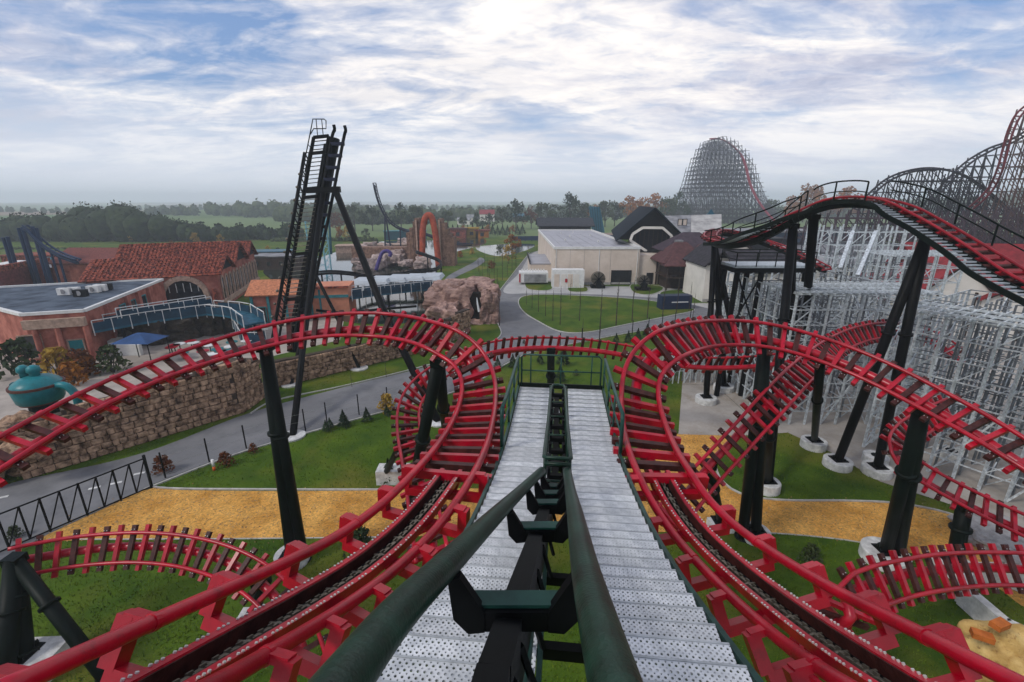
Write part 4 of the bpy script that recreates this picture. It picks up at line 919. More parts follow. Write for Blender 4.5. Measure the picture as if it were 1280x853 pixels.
def win(root, c, u, n, w, h, fm=TRIM, gm=GLASS, name='window', bars=0, depth=.06):
    b = MB(); z = V((0, 0, 1)); c = V(c)
    for sg in (-1, 1):
        b.box(c+u*sg*w/2+n*depth, u*.06, n*.06, z*(h/2+.06)); b.box(c+z*sg*h/2+n*depth, u*(w/2-.06), n*.06, z*.06)
    for i in range(bars): b.box(c+u*(w*((i+1)/(bars+1))-w/2)+n*depth, u*.03, n*.04, z*(h/2-.06))
    f = b.build('frame' if name == 'pane' else name, fm, root); g = MB(); g.box(c+n*.03, u*(w/2-.04), n*.02, z*(h/2-.04)); g.build('pane' if name != 'door' else 'door_leaf', gm, f); return f
def tiles(root, a, u, dn, L_, D, m, tw=.5, tl=.55, limit=0):
    """rows of barrel tiles lying on a slope: a = upper corner, u along the ridge, dn down the slope"""
    b = MB(); nn = u.cross(dn).normalized(); nn = nn if nn.z > 0 else -nn; r = random.Random(int(L_*7))
    for i in range(int(D/tl)):
        for j in range(int(L_/tw)):
            c = a+u*(j+.5)*tw+dn*(i+.5)*tl+nn*(.06+r.uniform(0, .05)); b.box(c, u*tw*.4, dn*tl*.52+nn*.02, nn*.05, .6)
    b.build('roof_tiles', m, root, kind='stuff')
# --- white hall
Yh = 90.8; x0, x1, x2 = 8.4, 25.2, 32.3; X = V((1, 0, 0)); Yv = V((0, 1, 0)); Z = V((0, 0, 1))
hall = thing('white_hall', 'large cream windowless hall with flat pale roof and a dark garage door', 'hall', (x0, Yh, 0))
MB().box((16.8, Yh+29, 3.55), X*8.4, Yv*29, Z*3.55).build('wall', CREAM, hall); MB().box((28.8, Yh+6, 2.9), X*3.58, Yv*5.4, Z*2.9).build('wall', CREAM, hall)
MB().box((16.8, Yh+29, 7.13), X*8.0, Yv*28.6, Z*.08).build('roof', MEMB, hall)
b = MB()
for c, hx, hy in (((16.8, Yh, 7.28), 8.55, .15), ((16.8, Yh+58, 7.28), 8.55, .15), ((8.35, Yh+29, 7.28), .15, 28.85), ((25.25, Yh+29, 7.28), .15, 28.85)): b.box(c, X*hx, Yv*hy, Z*.24)
b.build('parapet', TRIM, hall)
for i in range(7): MB().box((10.2+i*2.2, Yh+20, 7.23), X*.03, Yv*19, Z*.012).build('roof_seam', GREYR, hall)
for i, (x, y) in enumerate(((12.5, 18), (15, 30), (19.5, 14), (21, 34), (14, 42), (18, 47))): MB().cyl((x, Yh+y, 7.1), (x, Yh+y, 7.6), .18, n=8).build('roof_vent', TRIM, hall)
win(hall, (21.8, Yh, 1.45), X, -Yv, 3.9, 2.8, BLKM, BLKM, 'door'); win(hall, (27.7, Yh+.6, 1.15), X, -Yv, 1.2, 2.2, BLKM, BLKM, 'door'); win(hall, (30.2, Yh+.6, 1.1), X, -Yv, 1.4, 2.2, BLKM, BLKM, 'door')
for x_ in (8.7, 17.2, 24.8): MB().cyl((x_, Yh-.08, 0), (x_, Yh-.08, 7.0), .06, n=6).build('downpipe', TRIM, hall)
MB().box((16.8, Yh-.03, .25), X*8.42, Yv*.04, Z*.25).build('plinth', CONCD, hall)
for x_ in (11.5, 14.3, 19.5): MB().box((x_, Yh-.01, 3.8), X*.015, Yv*.015, Z*3.2).build('wall_joint', GREYR, hall)
wear(CREAM, .5, .35, (.36, .30, .24), .52, .7); wear(PINK, .8, .5, (.14, .045, .035), .52, .68); wear(MEMB, .25, .5, (.16, .16, .18), .52, .66)
b = MB(); MB().box((6.2, 108, 1.5), X*2.2, Yv*9, Z*1.5).build('annex_wall', CREAM, hall); MB().box((6.2, 108, 3.1), X*2.3, Yv*9.1, Z*.12).build('annex_roof', MEMB, hall); MB().box((3.9, 108, 3.4), X*.08, Yv*9.2, Z*.4).build('annex_parapet', BLKM, hall)
o = thing('container', 'white equipment container with red marked doors before the cream hall', 'container', (8, 88, 0)); MB().box((8.2+2.6, 88.2, 1.75), X*3.05, Yv*1.3, Z*1.75).build('body', TRIM, o)
for i, dx in enumerate((-2.2, -.9, .4, 1.6)): MB().box((10.8+dx, 86.88, 1.5), X*.5, Yv*.03, Z*1.2).build('door', WHITE if i % 2 else CREAM, o)
MB().box((10.4, 86.83, 1.5), X*.22, Yv*.03, Z*.35).build('red_sign', RED, o)
o = thing('chiller', 'white chiller unit with grey grilles and pipes left of the container', 'chiller', (4.2, 91, 0)); MB().box((4.3, 92, 1.5), X*2.9, Yv*1.6, Z*1.0).build('body', TRIM, o); MB().box((4.6, 90.36, 1.4), X*2.2, Yv*.04, Z*.75).build('grille', GREYR, o); MB().box((1.55, 90.34, 1.4), X*.14, Yv*.05, Z*.85).build('red_panel', RED, o)
for i in range(9): MB().cyl((2+i*.55, 92, 2.5), (2+i*.55, 92, 3.0), .12, n=6).build('pipe', TRIM, o)
for i, (px, v, hh) in enumerate(((747, 360, 3.2), (803, 363, 2.6))):
    g = G(px, v); o = thing('engine_sculpture', ('round dark machine sculpture standing before the cream hall', 'dark machine sculpture with tall mast right of the garage door')[i], 'sculpture', g); MB().abox(g+V((0, 0, .3)), 2.6, 1.6, .6).build('plinth', BLK, o)
    MB().tube([g+V((0, -.5, 1.8)), g+V((0, .6, 1.8))], hh*.42, 14).build('drum', CHAIN, o)
    for k in range(8): a = k*.785; MB().beam(g+V((0, -.7, 1.8)), g+V((math.cos(a)*hh*.4, -.6, 1.8+math.sin(a)*hh*.4)), .14).build('spoke', BLK, o)
    MB().abox(g+V((0, -.9, .9)), .9, .9, 1.2).build('engine', BLK, o)
# --- dark steep roofed house with the pale arch
o = thing('dark_house', 'black gabled building with steep slate roof and a pale octagonal arch', 'house', (38, 108, 0)); ax_ = AY(819, 261, 97); u = V((.984, -.18, 0)); v = V((.18, .984, 0)); p = V((ax_.x, ax_.y, 0))-u*8.5
MB().box(p+u*10.6+v*14+Z*4.05, u*5.2, v*13, Z*4.05).build('wall', BLKM, o)
top = ax_.z; gable(o, p+u*1.5, u, v, 14, 36, 8.2, top, DARKR, .5, .25, rib=.9); b = MB(); gable_end(b, p+u*1.5+v*1.6, u, 14, 8.2, top-.3, v); b.build('gable', BLKM, o)
cxx = p+u*8.3-v*.2+Z*8.6
ring = [(-4.3, -.4), (-3.9, .9), (-2.0, 2.2), (2.0, 2.2), (3.9, .6), (4.2, -2.2)]
for (a, c), (d_, e_) in zip(ring, ring[1:]): MB().beam(cxx+u*a+Z*c, cxx+u*d_+Z*e_, .45, 1.3, v).build('arch_segment', WHITE, o)
MB().beam(cxx+u*-4.3-Z*.4, cxx+u*-.8-Z*2.6, .45, .5).build('arch_segment', WHITE, o)
MB().box(cxx+v*1.4-Z*.2, u*3.9, v*.1, Z*2.2).build('opening', BLKM, o)
for i in range(8): MB().beam(cxx+u*(-3.2+i*.9)+Z*-1.8+v*1.0, cxx+u*(-3.2+i*.9)+Z*(1.9-abs(i-3.5)*.25)+v*1.0, .10).build('slat', WOOD, o)
MB().box(cxx-Z*2.9+u*1.4, u*4.4, v*1.0, Z*.3).build('ledge', BLKM, o)
# --- grey roofed hall behind and to the right
o = thing('grey_roof_hall', 'hall with two broad weathered grey roof slopes and twin rooflights', 'hall', (52, 120, 0)); MB().box((55, 130, 3.5), X*16, Yv*12, Z*3.5).build('wall', BLKM, o)
def quadslab(root, name, pts, Ys, m, th=.25):
    w = [AY(px, v_, y) for (px, v_), y in zip(pts, Ys)]; b = MB(); b.slab(w, th); return b.build(name, m, root)
quadslab(o, 'roof', [(842, 296), (864, 296), (864, 269), (828, 270)], [112, 112, 124, 124], GREYR); quadslab(o, 'roof', [(864, 295), (902, 295), (902, 268), (864, 269)], [111, 111, 124, 124], mat('patched_roof', (.30, .29, .28), .8, 0, .3, .4, .2, 6, col2=(.42, .41, .39)))
for dx in (0, 6): win(o, AY(850+dx, 278, 116.5), X, -Yv, 1.0, 1.5, BLKM, CREAM, 'rooflight')
quadslab(o, 'lower_wall', [(840, 318), (905, 318), (905, 296), (840, 296)], [110, 110, 110.4, 110.4], mat('blue_grey_board', (.05, .055, .08), .7))
o = thing('blue_hall', 'long low dark blue building behind the grey roofs', 'hall', (75, 150, 0)); MB().box((88, 160, 3.2), X*34, Yv*8, Z*3.2).build('wall', mat('navy_cladding', (.02, .04, .075), .6, 0, .2, 1), o); MB().box((88, 160, 6.6), X*34.4, Yv*8.4, Z*.3).build('roof', GREYR, o)
b = MB(); q = AY(888, 272, 150); b.add([q+V((-5, 0, -4)), q+V((5, 0, -4)), q+V((0, 0, 2.6)), q+V((0, 9, -2))], [(0, 1, 2), (1, 3, 2), (3, 0, 2)]); b.build('pointed_skylight', BLUEM, o)
# --- black timber house left of the hall, blue fin
o = thing('black_house', 'black building with dark shingle roof behind the left side of the hall', 'house', (14, 150, 0)); MB().box((17.5, 158, 4.3), X*8.2, Yv*5, Z*4.3).build('wall', BLKM, o); p = V((8.8, 152.4, 0)); gable(o, V((26.3, 152.4, 0)), Yv, -X, 11, 17.5, 8.4, 10.6, mat('dark_shingle', (.03, .032, .038), .7, 0, .4, 1.5, .4, 6), .6, .25)
for i in range(5): win(o, (10.5+i*2.2, 153, 6.4), X, -Yv, 1.1, 1.3)
o = thing('blue_fin_tower', 'slanted blue metal fin rising behind the flat roofed hall', 'tower', AY(748, 285, 175)); q0, q1 = AY(738, 292, 175), AY(757, 292, 175)
b = MB(); b.slab([AY(741, 291, 175), AY(756, 291, 175), AY(750, 259, 175), AY(737, 258, 175)], 2.2); b.build('fin', mat('blue_metal', (.05, .16, .22), .35, .2, .2, 2), o)
for k in range(5): b = MB(); b.beam(AY(741-k*.8+k*3.4, 291, 174.6), AY(737+k*3.2-.3, 259, 174.6), .18); b.build('fin_rib', DTE, o)
# --- maroon turreted pavilion with balcony
o = thing('maroon_pavilion', 'timber pavilion with maroon hipped roofs and a sloping balcony', 'pavilion', AY(866, 350, 86)); c = V((33.5, 88, 0)); z0 = 0
for dx in (-4.6, -2.2, .6, 3.4, 5.8):
    for dy in (-3.5, 3): MB().beam(c+V((dx, dy, 0)), c+V((dx, dy, 5.2)), .28).build('post', WOOD, o)
MB().box(c+V((.8, 1.5, 2.6)), X*4.8, Yv*3, Z*2.6).build('core_wall', WOOD, o); MB().box(c+V((.6, -1, 2.5)), X*5.6, Yv*3.6, Z*.12).build('balcony_floor', WOOD, o)
for i in range(14): MB().beam(c+V((-5+i*.84, -4.5, 2.6-i*.06)), c+V((-5+i*.84, -4.5, 3.6-i*.06)), .08).build('baluster', WOOD, o)
MB().beam(c+V((-5, -4.5, 3.6)), c+V((6, -4.5, 2.8)), .14).build('balcony_rail', WOOD, o)
def hip(root, c, w, d, z, h, m, name='roof'):
    b = MB(); k = .25; b.add([c+V((a*w, e*d, z)) for a, e in ((-1, -1), (1, -1), (1, 1), (-1, 1))]+[c+V((a*w*k, e*d*.02, z+h)) for a, e in ((-1, 0), (1, 0))]+[c+V((a*w, e*d, z-.2)) for a, e in ((-1, -1), (1, -1), (1, 1), (-1, 1))], [(0, 1, 5, 4), (1, 2, 5), (2, 3, 4, 5), (3, 0, 4), (9, 8, 7, 6), (0, 6, 7, 1), (1, 7, 8, 2), (2, 8, 9, 3), (3, 9, 6, 0)]); return b.build(name, m, root)
hip(o, c+V((-1.6, -.4, 0)), 4.4, 4.2, 5.3, 3.4, MARO); hip(o, c+V((4.0, 1.2, 0)), 3.8, 4.4, 5.8, 2.6, MARO); hip(o, c+V((2, 4.5, 0)), 6.5, 3.6, 7.0, 3.2, mat('dark_maroon_roof', (.05, .035, .045), .7, 0, .3, 1.5, .2, 9)); MB().abox(c+V((-1.8, .2, 8.2)), 1.3, 1.3, 1.6).build('chimney', GREYR, o); hip(o, c+V((-3.4, -3.6, 0)), 2.4, 1.8, 4.9, 1.6, MARO)
# --- half timbered white village houses behind the lattice
VR = mat('village_slate', (.035, .033, .038), .9, 0, .4, 1.5, .3, 8, spec=.08)
def village(label, px, v, Y, w, d, wh, rh, rm, hm=WHITE, rot=0, tim=True, along='x', grp=None):
    g = AY(px, v, Y); g.z = 0; u = V((math.cos(rot), math.sin(rot), 0)); vv = V((-u.y, u.x, 0)); o = thing('village_house', label, 'house', g, grp); q = g-u*w/2
    MB().box(q+u*w/2+vv*d/2+Z*wh/2, u*w/2, vv*d/2, Z*wh/2).build('wall', hm, o)
    if along == 'y':
        gable(o, q, u, vv, w, d, wh, rh, rm, .5, .22); b = MB(); gable_end(b, q+vv*.05, u, w, wh, rh-.25, vv); b.build('gable', hm, o)
        if tim:
            for s in (-1, 1): MB().beam(q+u*w/2-vv*.12+Z*(rh-.3), q+u*(w/2+s*w*.48)-vv*.12+Z*wh, .3).build('timber', WOOD, o)
            for k in range(1, 4): MB().beam(q+u*w*k/4-vv*.06, q+u*w*k/4-vv*.06+Z*wh, .22).build('timber', WOOD, o)
    else: gable(o, q+u*w, vv, -u, d, w, wh, rh, rm, .5, .22)
    for k in range(max(1, int(w/3))): win(o, q+u*(1.5+k*3)+Z*wh*.55, u, -vv, 1.1, 1.3, WOOD)
    win(o, q+u*(w*.5)-vv*.02+Z*1.1, u, -vv, 1.3, 2.2, WOOD, WOOD, 'door'); MB().beam(q-vv*.12+Z*.3, q+u*w-vv*.12+Z*.3, .12, .6).build('plinth', CONCD, o)
    return o
village('white half timbered house with dark gable behind the black A frame legs', 916, 372, 74, 10, 9, 6.2, 10.5, VR, along='y')
village('white house with arched dark doorway behind the railed platform', 962, 375, 68, 11, 8, 6.0, 8.6, VR, along='x')
village('long white shop with grey roof far behind the steel lattice', 1050, 350, 88, 22, 9, 4.6, 7.5, GREYR)
village('tall red roofed house at the right edge behind the sloping lattice deck', 1235, 375, 56, 15, 10, 6.0, 10.6, REDROOF, rot=-.25, along='x')
village('red gabled house with pale chimney right of the twin black columns', 1195, 372, 52, 7.5, 8, 6.0, 9.6, REDROOF, rot=-.2, along='y')
village('small red roofed house half hidden in the right part of the lattice', 1135, 400, 58, 9, 7, 4.0, 6.6, REDROOF, along='x')
village('low red roofed house at the right edge under the black track', 1290, 380, 50, 9, 8, 5.4, 8.2, REDROOF, rot=-.3, along='y')
o = thing('navy_cube', 'dark navy box shelter with pale stripe beside the oval lawn', 'shelter', G(842, 386)); MB().abox(G(842, 386)+Z*1.1, 4.8, 1.8, 2.2, .1).build('body', mat('navy_paint', (.01, .02, .05), .5), o); MB().abox(G(847, 387)+Z*1.3+V((0, -.7, 0)), 2.6, .12, .12, .1).build('stripe', TRIM, o)
# --- flat roofed pink building, left
fb = thing('flat_roof_building', 'pink plastered building with flat blue grey roof, columns and teal door', 'building', G(100, 447)); ZR = 5.2
rp = [G(x, y, ZR) for x, y in ((105, 389), (27, 394), (-30, 380), (0, 372), (107, 354), (203, 350))]; rp[3] = G(-40, 362, ZR)
b = MB(); b.prism([(p.x, p.y) for p in rp], 0, ZR-.12); b.build('wall', PINK, fb); b = MB(); cen = sum(rp, V((0, 0, 0)))/6; b.prism([(p.x*.985+cen.x*.015, p.y*.985+cen.y*.015) for p in rp], ZR-.1, ZR-.02); b.build('roof', ROOFD, fb)
for p_, q_ in zip(rp, rp[1:]+rp[:1]): MB().beam(p_+Z*.05, q_+Z*.05, .35, .3).build('parapet', TRIM if (p_-rp[0]).length > .1 or True else STONEL, fb)
fr_ = (rp[1]-rp[0]).normalized(); nf = V((fr_.y, -fr_.x, 0)); nf = nf if nf.y < 0 else -nf; Lf = (rp[1]-rp[0]).length
MB().box((rp[0]+rp[1])/2+nf*.25-Z*1.0, fr_*Lf/2, nf*.3, Z*.45).build('cornice', STONEL, fb)
for s_ in (.1, 2.4, 4.2, 6.0, 7.2): 
    if s_ < Lf: MB().cyl(V((rp[0]+fr_*s_+nf*.35).xy.to_3d()), (rp[0]+fr_*s_+nf*.35-Z*1.5), .28, .24, 10).build('column', PINK, fb)
win(fb, rp[0]+fr_*1.35+nf*.05-Z*(ZR-1.15), fr_, nf, 1.3, 2.3, STONEL, TEAL, 'door'); win(fb, rp[0]+fr_*4.9+nf*.05-Z*(ZR-1.9), fr_, nf, 1.8, 2.4, STONEL)
sd_ = (rp[5]-rp[0]).normalized(); ns = V((sd_.y, -sd_.x, 0)); 
for s_ in (7.5, 10.2, 13.2): win(fb, rp[0]+sd_*s_+ns*.05-Z*2.2, sd_, ns, 1.3, 2.6, TEALT)
for s_ in (4, 8.8, 11.8, 15): MB().box(rp[0]+sd_*s_+ns*.18-Z*(ZR/2+.1), sd_*.35, ns*.18, Z*(ZR/2-.1)).build('pilaster', PINK, fb)
for i, (px, v) in enumerate(((82, 369), (93, 368), (102, 371), (118, 366), (127, 364), (133, 363))):
    g = G(px, v, ZR); o = thing('air_conditioner', f'{"dark" if i in (2, 5) else "white"} air conditioning box on the flat roof, {("leftmost", "second from left", "third, dark low", "fourth from left", "fifth from left", "rightmost")[i]}', 'air conditioner', g, 'air conditioners on the flat roof'); MB().abox(g+Z*.45, 1.3, .6, .8, .2).build('case', BLKM if i in (2, 5) else TRIM, o); MB().cyl(g+Z*.45+V((0, -.3, 0)), g+Z*.45+V((0, -.34, 0)), .3, n=10).build('fan_grille', GREYR, o)
# --- tiled hall with arches
F0 = G(270, 341, 5.7); F0.z = 0; Fl = G(106, 350, 5.7); Fl.z = 0; U_ = (Fl-F0).normalized(); W_ = (Fl-F0).length; V_ = V((-.284, .959, 0))
th_ = thing('tiled_hall', 'long pink hall with three orange tiled roofs and arched arcade on its side', 'hall', F0)
segs = [(0, 8.5, 5.7, 8.0), (8.5, 9, 6.1, 9.4), (17.5, 7, 6.1, 8.8)]
for i, (off, dep, wh, rh) in enumerate(segs):
    q = F0+V_*off; MB().box(q+U_*W_/2+V_*(dep/2)+Z*wh/2, U_*W_/2, V_*dep/2, Z*wh/2).build('wall', PINK, th_)
    rid = q+V_*dep/2+Z*rh
    for sg in (0, 1):
        e_ = q+Z*wh+V_*(dep*sg); sl_ = e_-rid; a = rid-U_*.7; bq = rid+U_*(W_+.7); ex = sl_*(1+.08); b = MB(); pts = [a, bq, bq+ex, a+ex]
        if (pts[1]-pts[0]).cross(pts[2]-pts[0]).z < 0: pts.reverse()
        b.slab(pts, .2); b.build('roof', TERRA, th_)
        if sg == 0: tiles(th_, a, U_, sl_.normalized(), W_+1.4, ex.length, TERRA, .5, .55)
    b = MB(); b.slab([q+Z*wh-U_*.05, q+V_*dep+Z*wh-U_*.05, q+V_*dep/2+Z*(rh-.2)-U_*.05], .15); b.build('gable', BLKM, th_)
def arch(root, c, u, n, w, h, ro, m, gm=GLASS, segs_=8, th=.3):
    z = V((0, 0, 1)); pts = [c-u*w/2, ]; pts = [c-u*w/2]+[c+z*(h-w/2)+u*(-math.cos(a)*w/2)+z*(math.sin(a)*w/2) for a in [math.pi*i/segs_ for i in range(segs_+1)]]+[c+u*w/2]
    b = MB()
    for p_, q_ in zip(pts, pts[1:]): b.beam(p_+n*.08, q_+n*.08, ro, .5 if w > 2 else .12, n)
    f = b.build('arch', m, root); b = MB(); g = [p_+n*.04 for p_ in pts]; b.face(g); b.build('arch_opening', gm, f); return f
side = V((V_.y, -V_.x, 0))
for k in range(11):
    q = F0+V_*(1.9+k*2.15)+side*.05; arch(th_, q+Z*1.3, V_, side, 1.3, 3.6, .3, STONEL)
MB().box(F0+V_*12.2+side*.15+Z*1.0, V_*12.2, side*.2, Z*.35).build('string_course', STONEL, th_)
arch(th_, F0+U_*4.4-V_*.05, U_, -V_, 5.6, 5.2, .7, STONEL)
for k in range(5): MB().beam(F0+U_*(2.6+k*.9)-V_*.1+Z*3.1, F0+U_*(2.6+k*.9)-V_*.1+Z*4.4, .07).build('fanlight_bar', TRIM, th_)
for s_ in (.6, 8.2): MB().cyl(F0+U_*s_-V_*.4, F0+U_*s_-V_*.4+Z*3.4, .3, .26, 10).build('column', TERRA, th_)
# low wing joined at right: lower roof behind
o = thing('low_tiled_house', 'low house with dark red tiled roof behind the long orange roof', 'house', G(135, 326, 5)); q = G(172, 329, 4.5); q.z = 0; gable(o, q, Yv, -X, 10, 17, 4.5, 6.8, mat('dark_red_tile', (.16, .045, .035), .8, 0, .4, 4), .5, .2); MB().box(q-X*8.5+Yv*5+Z*2.25, X*8.5, Yv*5, Z*2.25).build('wall', PINK, o)
# small peach house with teal trim
o = thing('peach_house', 'small peach house with orange roof and teal painted corners behind the black tower', 'house', G(345, 402)); q = G(318, 405); w, d = 6.8, 9
uu = V((.97, -.22, 0)).normalized(); uu = V((.985, .17, 0)).normalized(); vv = V((-uu.y, uu.x, 0)); gable(o, q, vv, uu, 5.5, w+.2, 4.2, 5.6, mat('orange_tile', (.42, .16, .08), .8, 0, .35, 3, .2, 12), .5, .2); MB().box(q+uu*w/2+vv*2.75+Z*2.1, uu*w/2, vv*2.75, Z*2.1).build('wall', PINK, o)
PEACH = mat('peach_plaster', (.50, .20, .12), .85, 0, .15, .8)
for s_ in (.15, 2.2, 4.4, 6.6): MB().box(q+uu*s_-vv*.08+Z*2, uu*.16, vv*.12, Z*2).build('trim_post', TEALT, o)
MB().box(q+uu*3.4-vv*.12+Z*3.9, uu*3.4, vv*.1, Z*.14).build('trim_band', TEALT, o); win(o, q+uu*1.2-vv*.05+Z*1.2, uu, -vv, 1.2, 2.2, TEALT)
o = thing('peach_wing', 'peach block with teal band right of the black tower by the pond', 'house', G(418, 390)); q = G(391, 397)
MB().box(q+uu*2.6+vv*3+Z*2.1, uu*2.6, vv*3, Z*2.1).build('wall', PEACH, o); MB().box(q+uu*2.6-vv*.08+Z*3.0, uu*2.62, vv*.1, Z*.2).build('trim_band', TEALT, o); MB().box(q+uu*2.6-vv*.02+Z*4.3, uu*2.7, vv*.3, Z*.12).build('parapet', TERRA, o)
for s_ in (.1, 1.3): MB().box(q+uu*s_-vv*.1+Z*2, uu*.12, vv*.1, Z*2).build('trim_post', TEALT, o)
# little dark shops beyond the peach house
for i, (px, v, w, hh, lbl) in enumerate(((345, 338, 12, 3.2, 'brown flat roofed hut behind the small peach house'), (40, 342, 12, 4.0, 'low red brick rampart with rocks left of the tiled hall'), (130, 333, 8, 3.4, 'little reddish hut among the rocky spires'), (325, 330, 14, 3.0, 'long low blue roofed shed right of the tiled hall'), (470, 316, 26, 2.2, 'reddish low quay wall across the pond'), (505, 300, 18, 3.6, 'dark teal shed on the far bank of the pond'))):
    g = G(px, v); o = thing('hut', lbl, 'hut', g); MB().abox(g+Z*hh/2+V((0, 3, 0)), w, 6, hh, .05*i).build('wall', (WOOD, TERRA, PINK, STONEL, STONEL, DTE)[i], o); MB().abox(g+Z*(hh+.12)+V((0, 3, 0)), w+.6, 6.6, .25, .05*i).build('roof', (GREYR, TERRA, MARO, BLUEM, STONEL, TEALT)[i], o)
    for k in range(int(w/3)): win(o, g+V((-w/2+1.5+k*3, -.02, hh*.5)), X, -Yv, 1, 1.1, WOOD)
o = thing('rampart', 'dark red crenellated rampart at the far left edge behind the flat roof', 'rampart', G(10, 370)); a, c = G(-60, 385), G(68, 352); dd = (c-a).normalized()
MB().beam(a+Z*2, c+Z*2, 1.0, 4.0).build('wall', mat('rampart_red', (.14, .03, .03), .85, 0, .4, 2, .3, 8), o)
for i in range(16): q = a.lerp(c, (i+.5)/16); MB().beam(q-dd*.6+Z*4.5, q+dd*.6+Z*4.5, 1.0, 1.0).build('merlon', TERRA, o)
for i, (px, v, hp) in enumerate(((60, 352, 16), (74, 350, 22), (82, 350, 26), (88, 350, 22), (112, 346, 16), (97, 348, 14), (137, 336, 8), (10, 362, 14))):
    g = G(px, v); d_ = (g-C0).dot(V((0, CP, -SP))); hh = hp*d_/F; o = thing('rock_spire', f'eroded orange rock spire {"at the far left rampart" if px < 20 else "behind the flat roofed building"}, number of peers beside the teal dome'.replace(', number of peers beside the teal dome', (' leftmost of the cluster', ' second in the cluster', ' tallest in the cluster', ' right of the tallest', ' near the tiled roof', ' stubby, mid cluster', ' by the tiled roof ridge', ' alone')[i]), 'rock', g); 
    for k in range(3): MB().blob(g+V((random.uniform(-.3, .3), 0, hh*(.2+k*.3))), (1.1-k*.2, 1, hh*.26), i*3+k, .35, 2).build('rock_lump', STONE, o)
for px, v, w, lbl in ((67, 352, 2.4, 'white canopy among the spires behind the flat roof'), (30, 348, 4, 'long white canopy behind the rampart at the left'), (95, 342, 2, 'white canopy beside the teal dome')):
    g = G(px, v); o = thing('canopy', lbl, 'canopy', g)
    for sx in (-1, 1): MB().cyl(g+V((sx*w, 0, 0)), g+V((sx*w, 0, 3.2)), .08, n=6).build('pole', TRIM, o)
    b = MB(); b.box(g+Z*3.5, X*(w+.4), Yv*2.2, Z*.3, .3); b.build('cover', TRIM, o)
g = G(67, 348); o = thing('teal_dome', 'small teal domed ride roof behind the rock spires', 'dome', g); MB().tube([g+Z*z for z in (2.4, 3.4, 4.2, 4.6)], [2.0, 1.9, 1.1, .1], 16).build('dome', TEAL, o, True); MB().cyl(g, g+Z*2.4, 1.7).build('drum', PINK, o)
# --- blue railed bridges
def bridge(label, pts, w=2.2, rail=1.1, m=BLUEM, sup=True, posts=1.6):
    root = thing('footbridge', label, 'footbridge', V((pts[0].x, pts[0].y, 0))); line = resample(pts, posts)
    for p_, q_ in zip(line, line[1:]): MB().beam(p_-Z*.12, q_-Z*.12, w, .24).build('deck', m, root)
    for sg in (-1, 1):
        b = MB()
        for i, p_ in enumerate(line):
            t = (line[min(i+1, len(line)-1)]-line[max(0, i-1)]).normalized(); s_ = V((-t.y, t.x, 0)); e = p_+s_*w/2*sg; MB().beam(e-Z*.5, e+Z*rail, .07).build('post', TRIM, root)
            if i < len(line)-1: b.beam(e+Z*rail, line[i+1]+s_*w/2*sg+Z*rail, .08)
        b.build('handrail', TRIM, root)
        b = MB()
        for p_, q_ in zip(line, line[1:]):
            t = (q_-p_).normalized(); s_ = V((-t.y, t.x, 0)); b.beam(p_+s_*w/2*sg+Z*.42, q_+s_*w/2*sg+Z*.42, .03, .85)
        b.build('side_panel', mat('navy_panel', (.014, .045, .075), .35, 0, .3, 1), root)
    if sup:
        for p_ in line[::4]: MB().cyl(V((p_.x, p_.y, 0)), p_-Z*.2, .16, n=8).build('pier', BLK, root)
bridge('long dark blue footbridge with white posts before the pink flat roofed building', [G(112, 412, 3.0), G(180, 400, 3.0), G(262, 389, 3.0), G(300, 392, 3.0), G(318, 404, 2.4)], 2.4)
bridge('second blue walkway with white rails just behind the long footbridge', [G(150, 399, 3.6), G(200, 391, 3.6), G(262, 381, 3.6)], 1.6)
bridge('blue footbridge over the pond pool right of the black tower', [G(434, 371, 2.6), G(460, 367, 2.6), G(545, 358, 2.6)], 3.0, 1.2)
bridge('short blue steps and railing at the foot of the peach house', [G(300, 405, 1.6), G(312, 425, .6), G(330, 425, .5)], 1.6)
TENT = mat('white_canvas', (.40, .44, .47), .6, 0, .1, 1)
for i, (px, v) in enumerate(((455, 352), (476, 350), (498, 348), (520, 347), (541, 346))):
    g = G(px, v, 3.4); o = thing('tent_roof', f'pale canvas tent roof behind the pond footbridge, {("leftmost", "second from left", "middle", "second from right", "rightmost")[i]}', 'tent', V((g.x, g.y, 0)), 'tent roofs behind the footbridge'); b = MB(); b.box(g+Z*.1, X*1.78, Yv*2.6, Z*.3, .8); b.build('canvas', TENT, o); MB().cyl(V((g.x, g.y, 0)), g, .08, n=6).build('pole', TRIM, o)
# dark grotto under the blue bridge, awnings, terrace
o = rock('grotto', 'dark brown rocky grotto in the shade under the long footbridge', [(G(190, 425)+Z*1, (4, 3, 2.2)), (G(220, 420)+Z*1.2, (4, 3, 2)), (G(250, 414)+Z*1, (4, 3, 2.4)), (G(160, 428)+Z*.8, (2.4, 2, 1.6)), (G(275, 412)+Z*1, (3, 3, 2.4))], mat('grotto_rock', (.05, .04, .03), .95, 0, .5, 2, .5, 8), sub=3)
NAVY = mat('navy_canvas', (.02, .06, .16), .7, 0, .2, 1)
for lbl, px, v, w in (('blue square awning on the plaza behind the red track', 182, 452, 1.9), ('blue parasol at the left edge by the columns', 4, 430, 1.6)):
    g = G(px, v); o = thing('awning', lbl, 'awning', g); b = MB(); b.box(g+Z*2.7, X*w, Yv*w*.8, Z*.35, .2); b.build('cover', NAVY, o)
    for sx in (-1, 1):
        for sy in (-1, 1): MB().cyl(g+V((sx*w*.9, sy*w*.7, 0)), g+V((sx*w*.9, sy*w*.7, 2.4)), .05, n=6).build('pole', BLK, o)
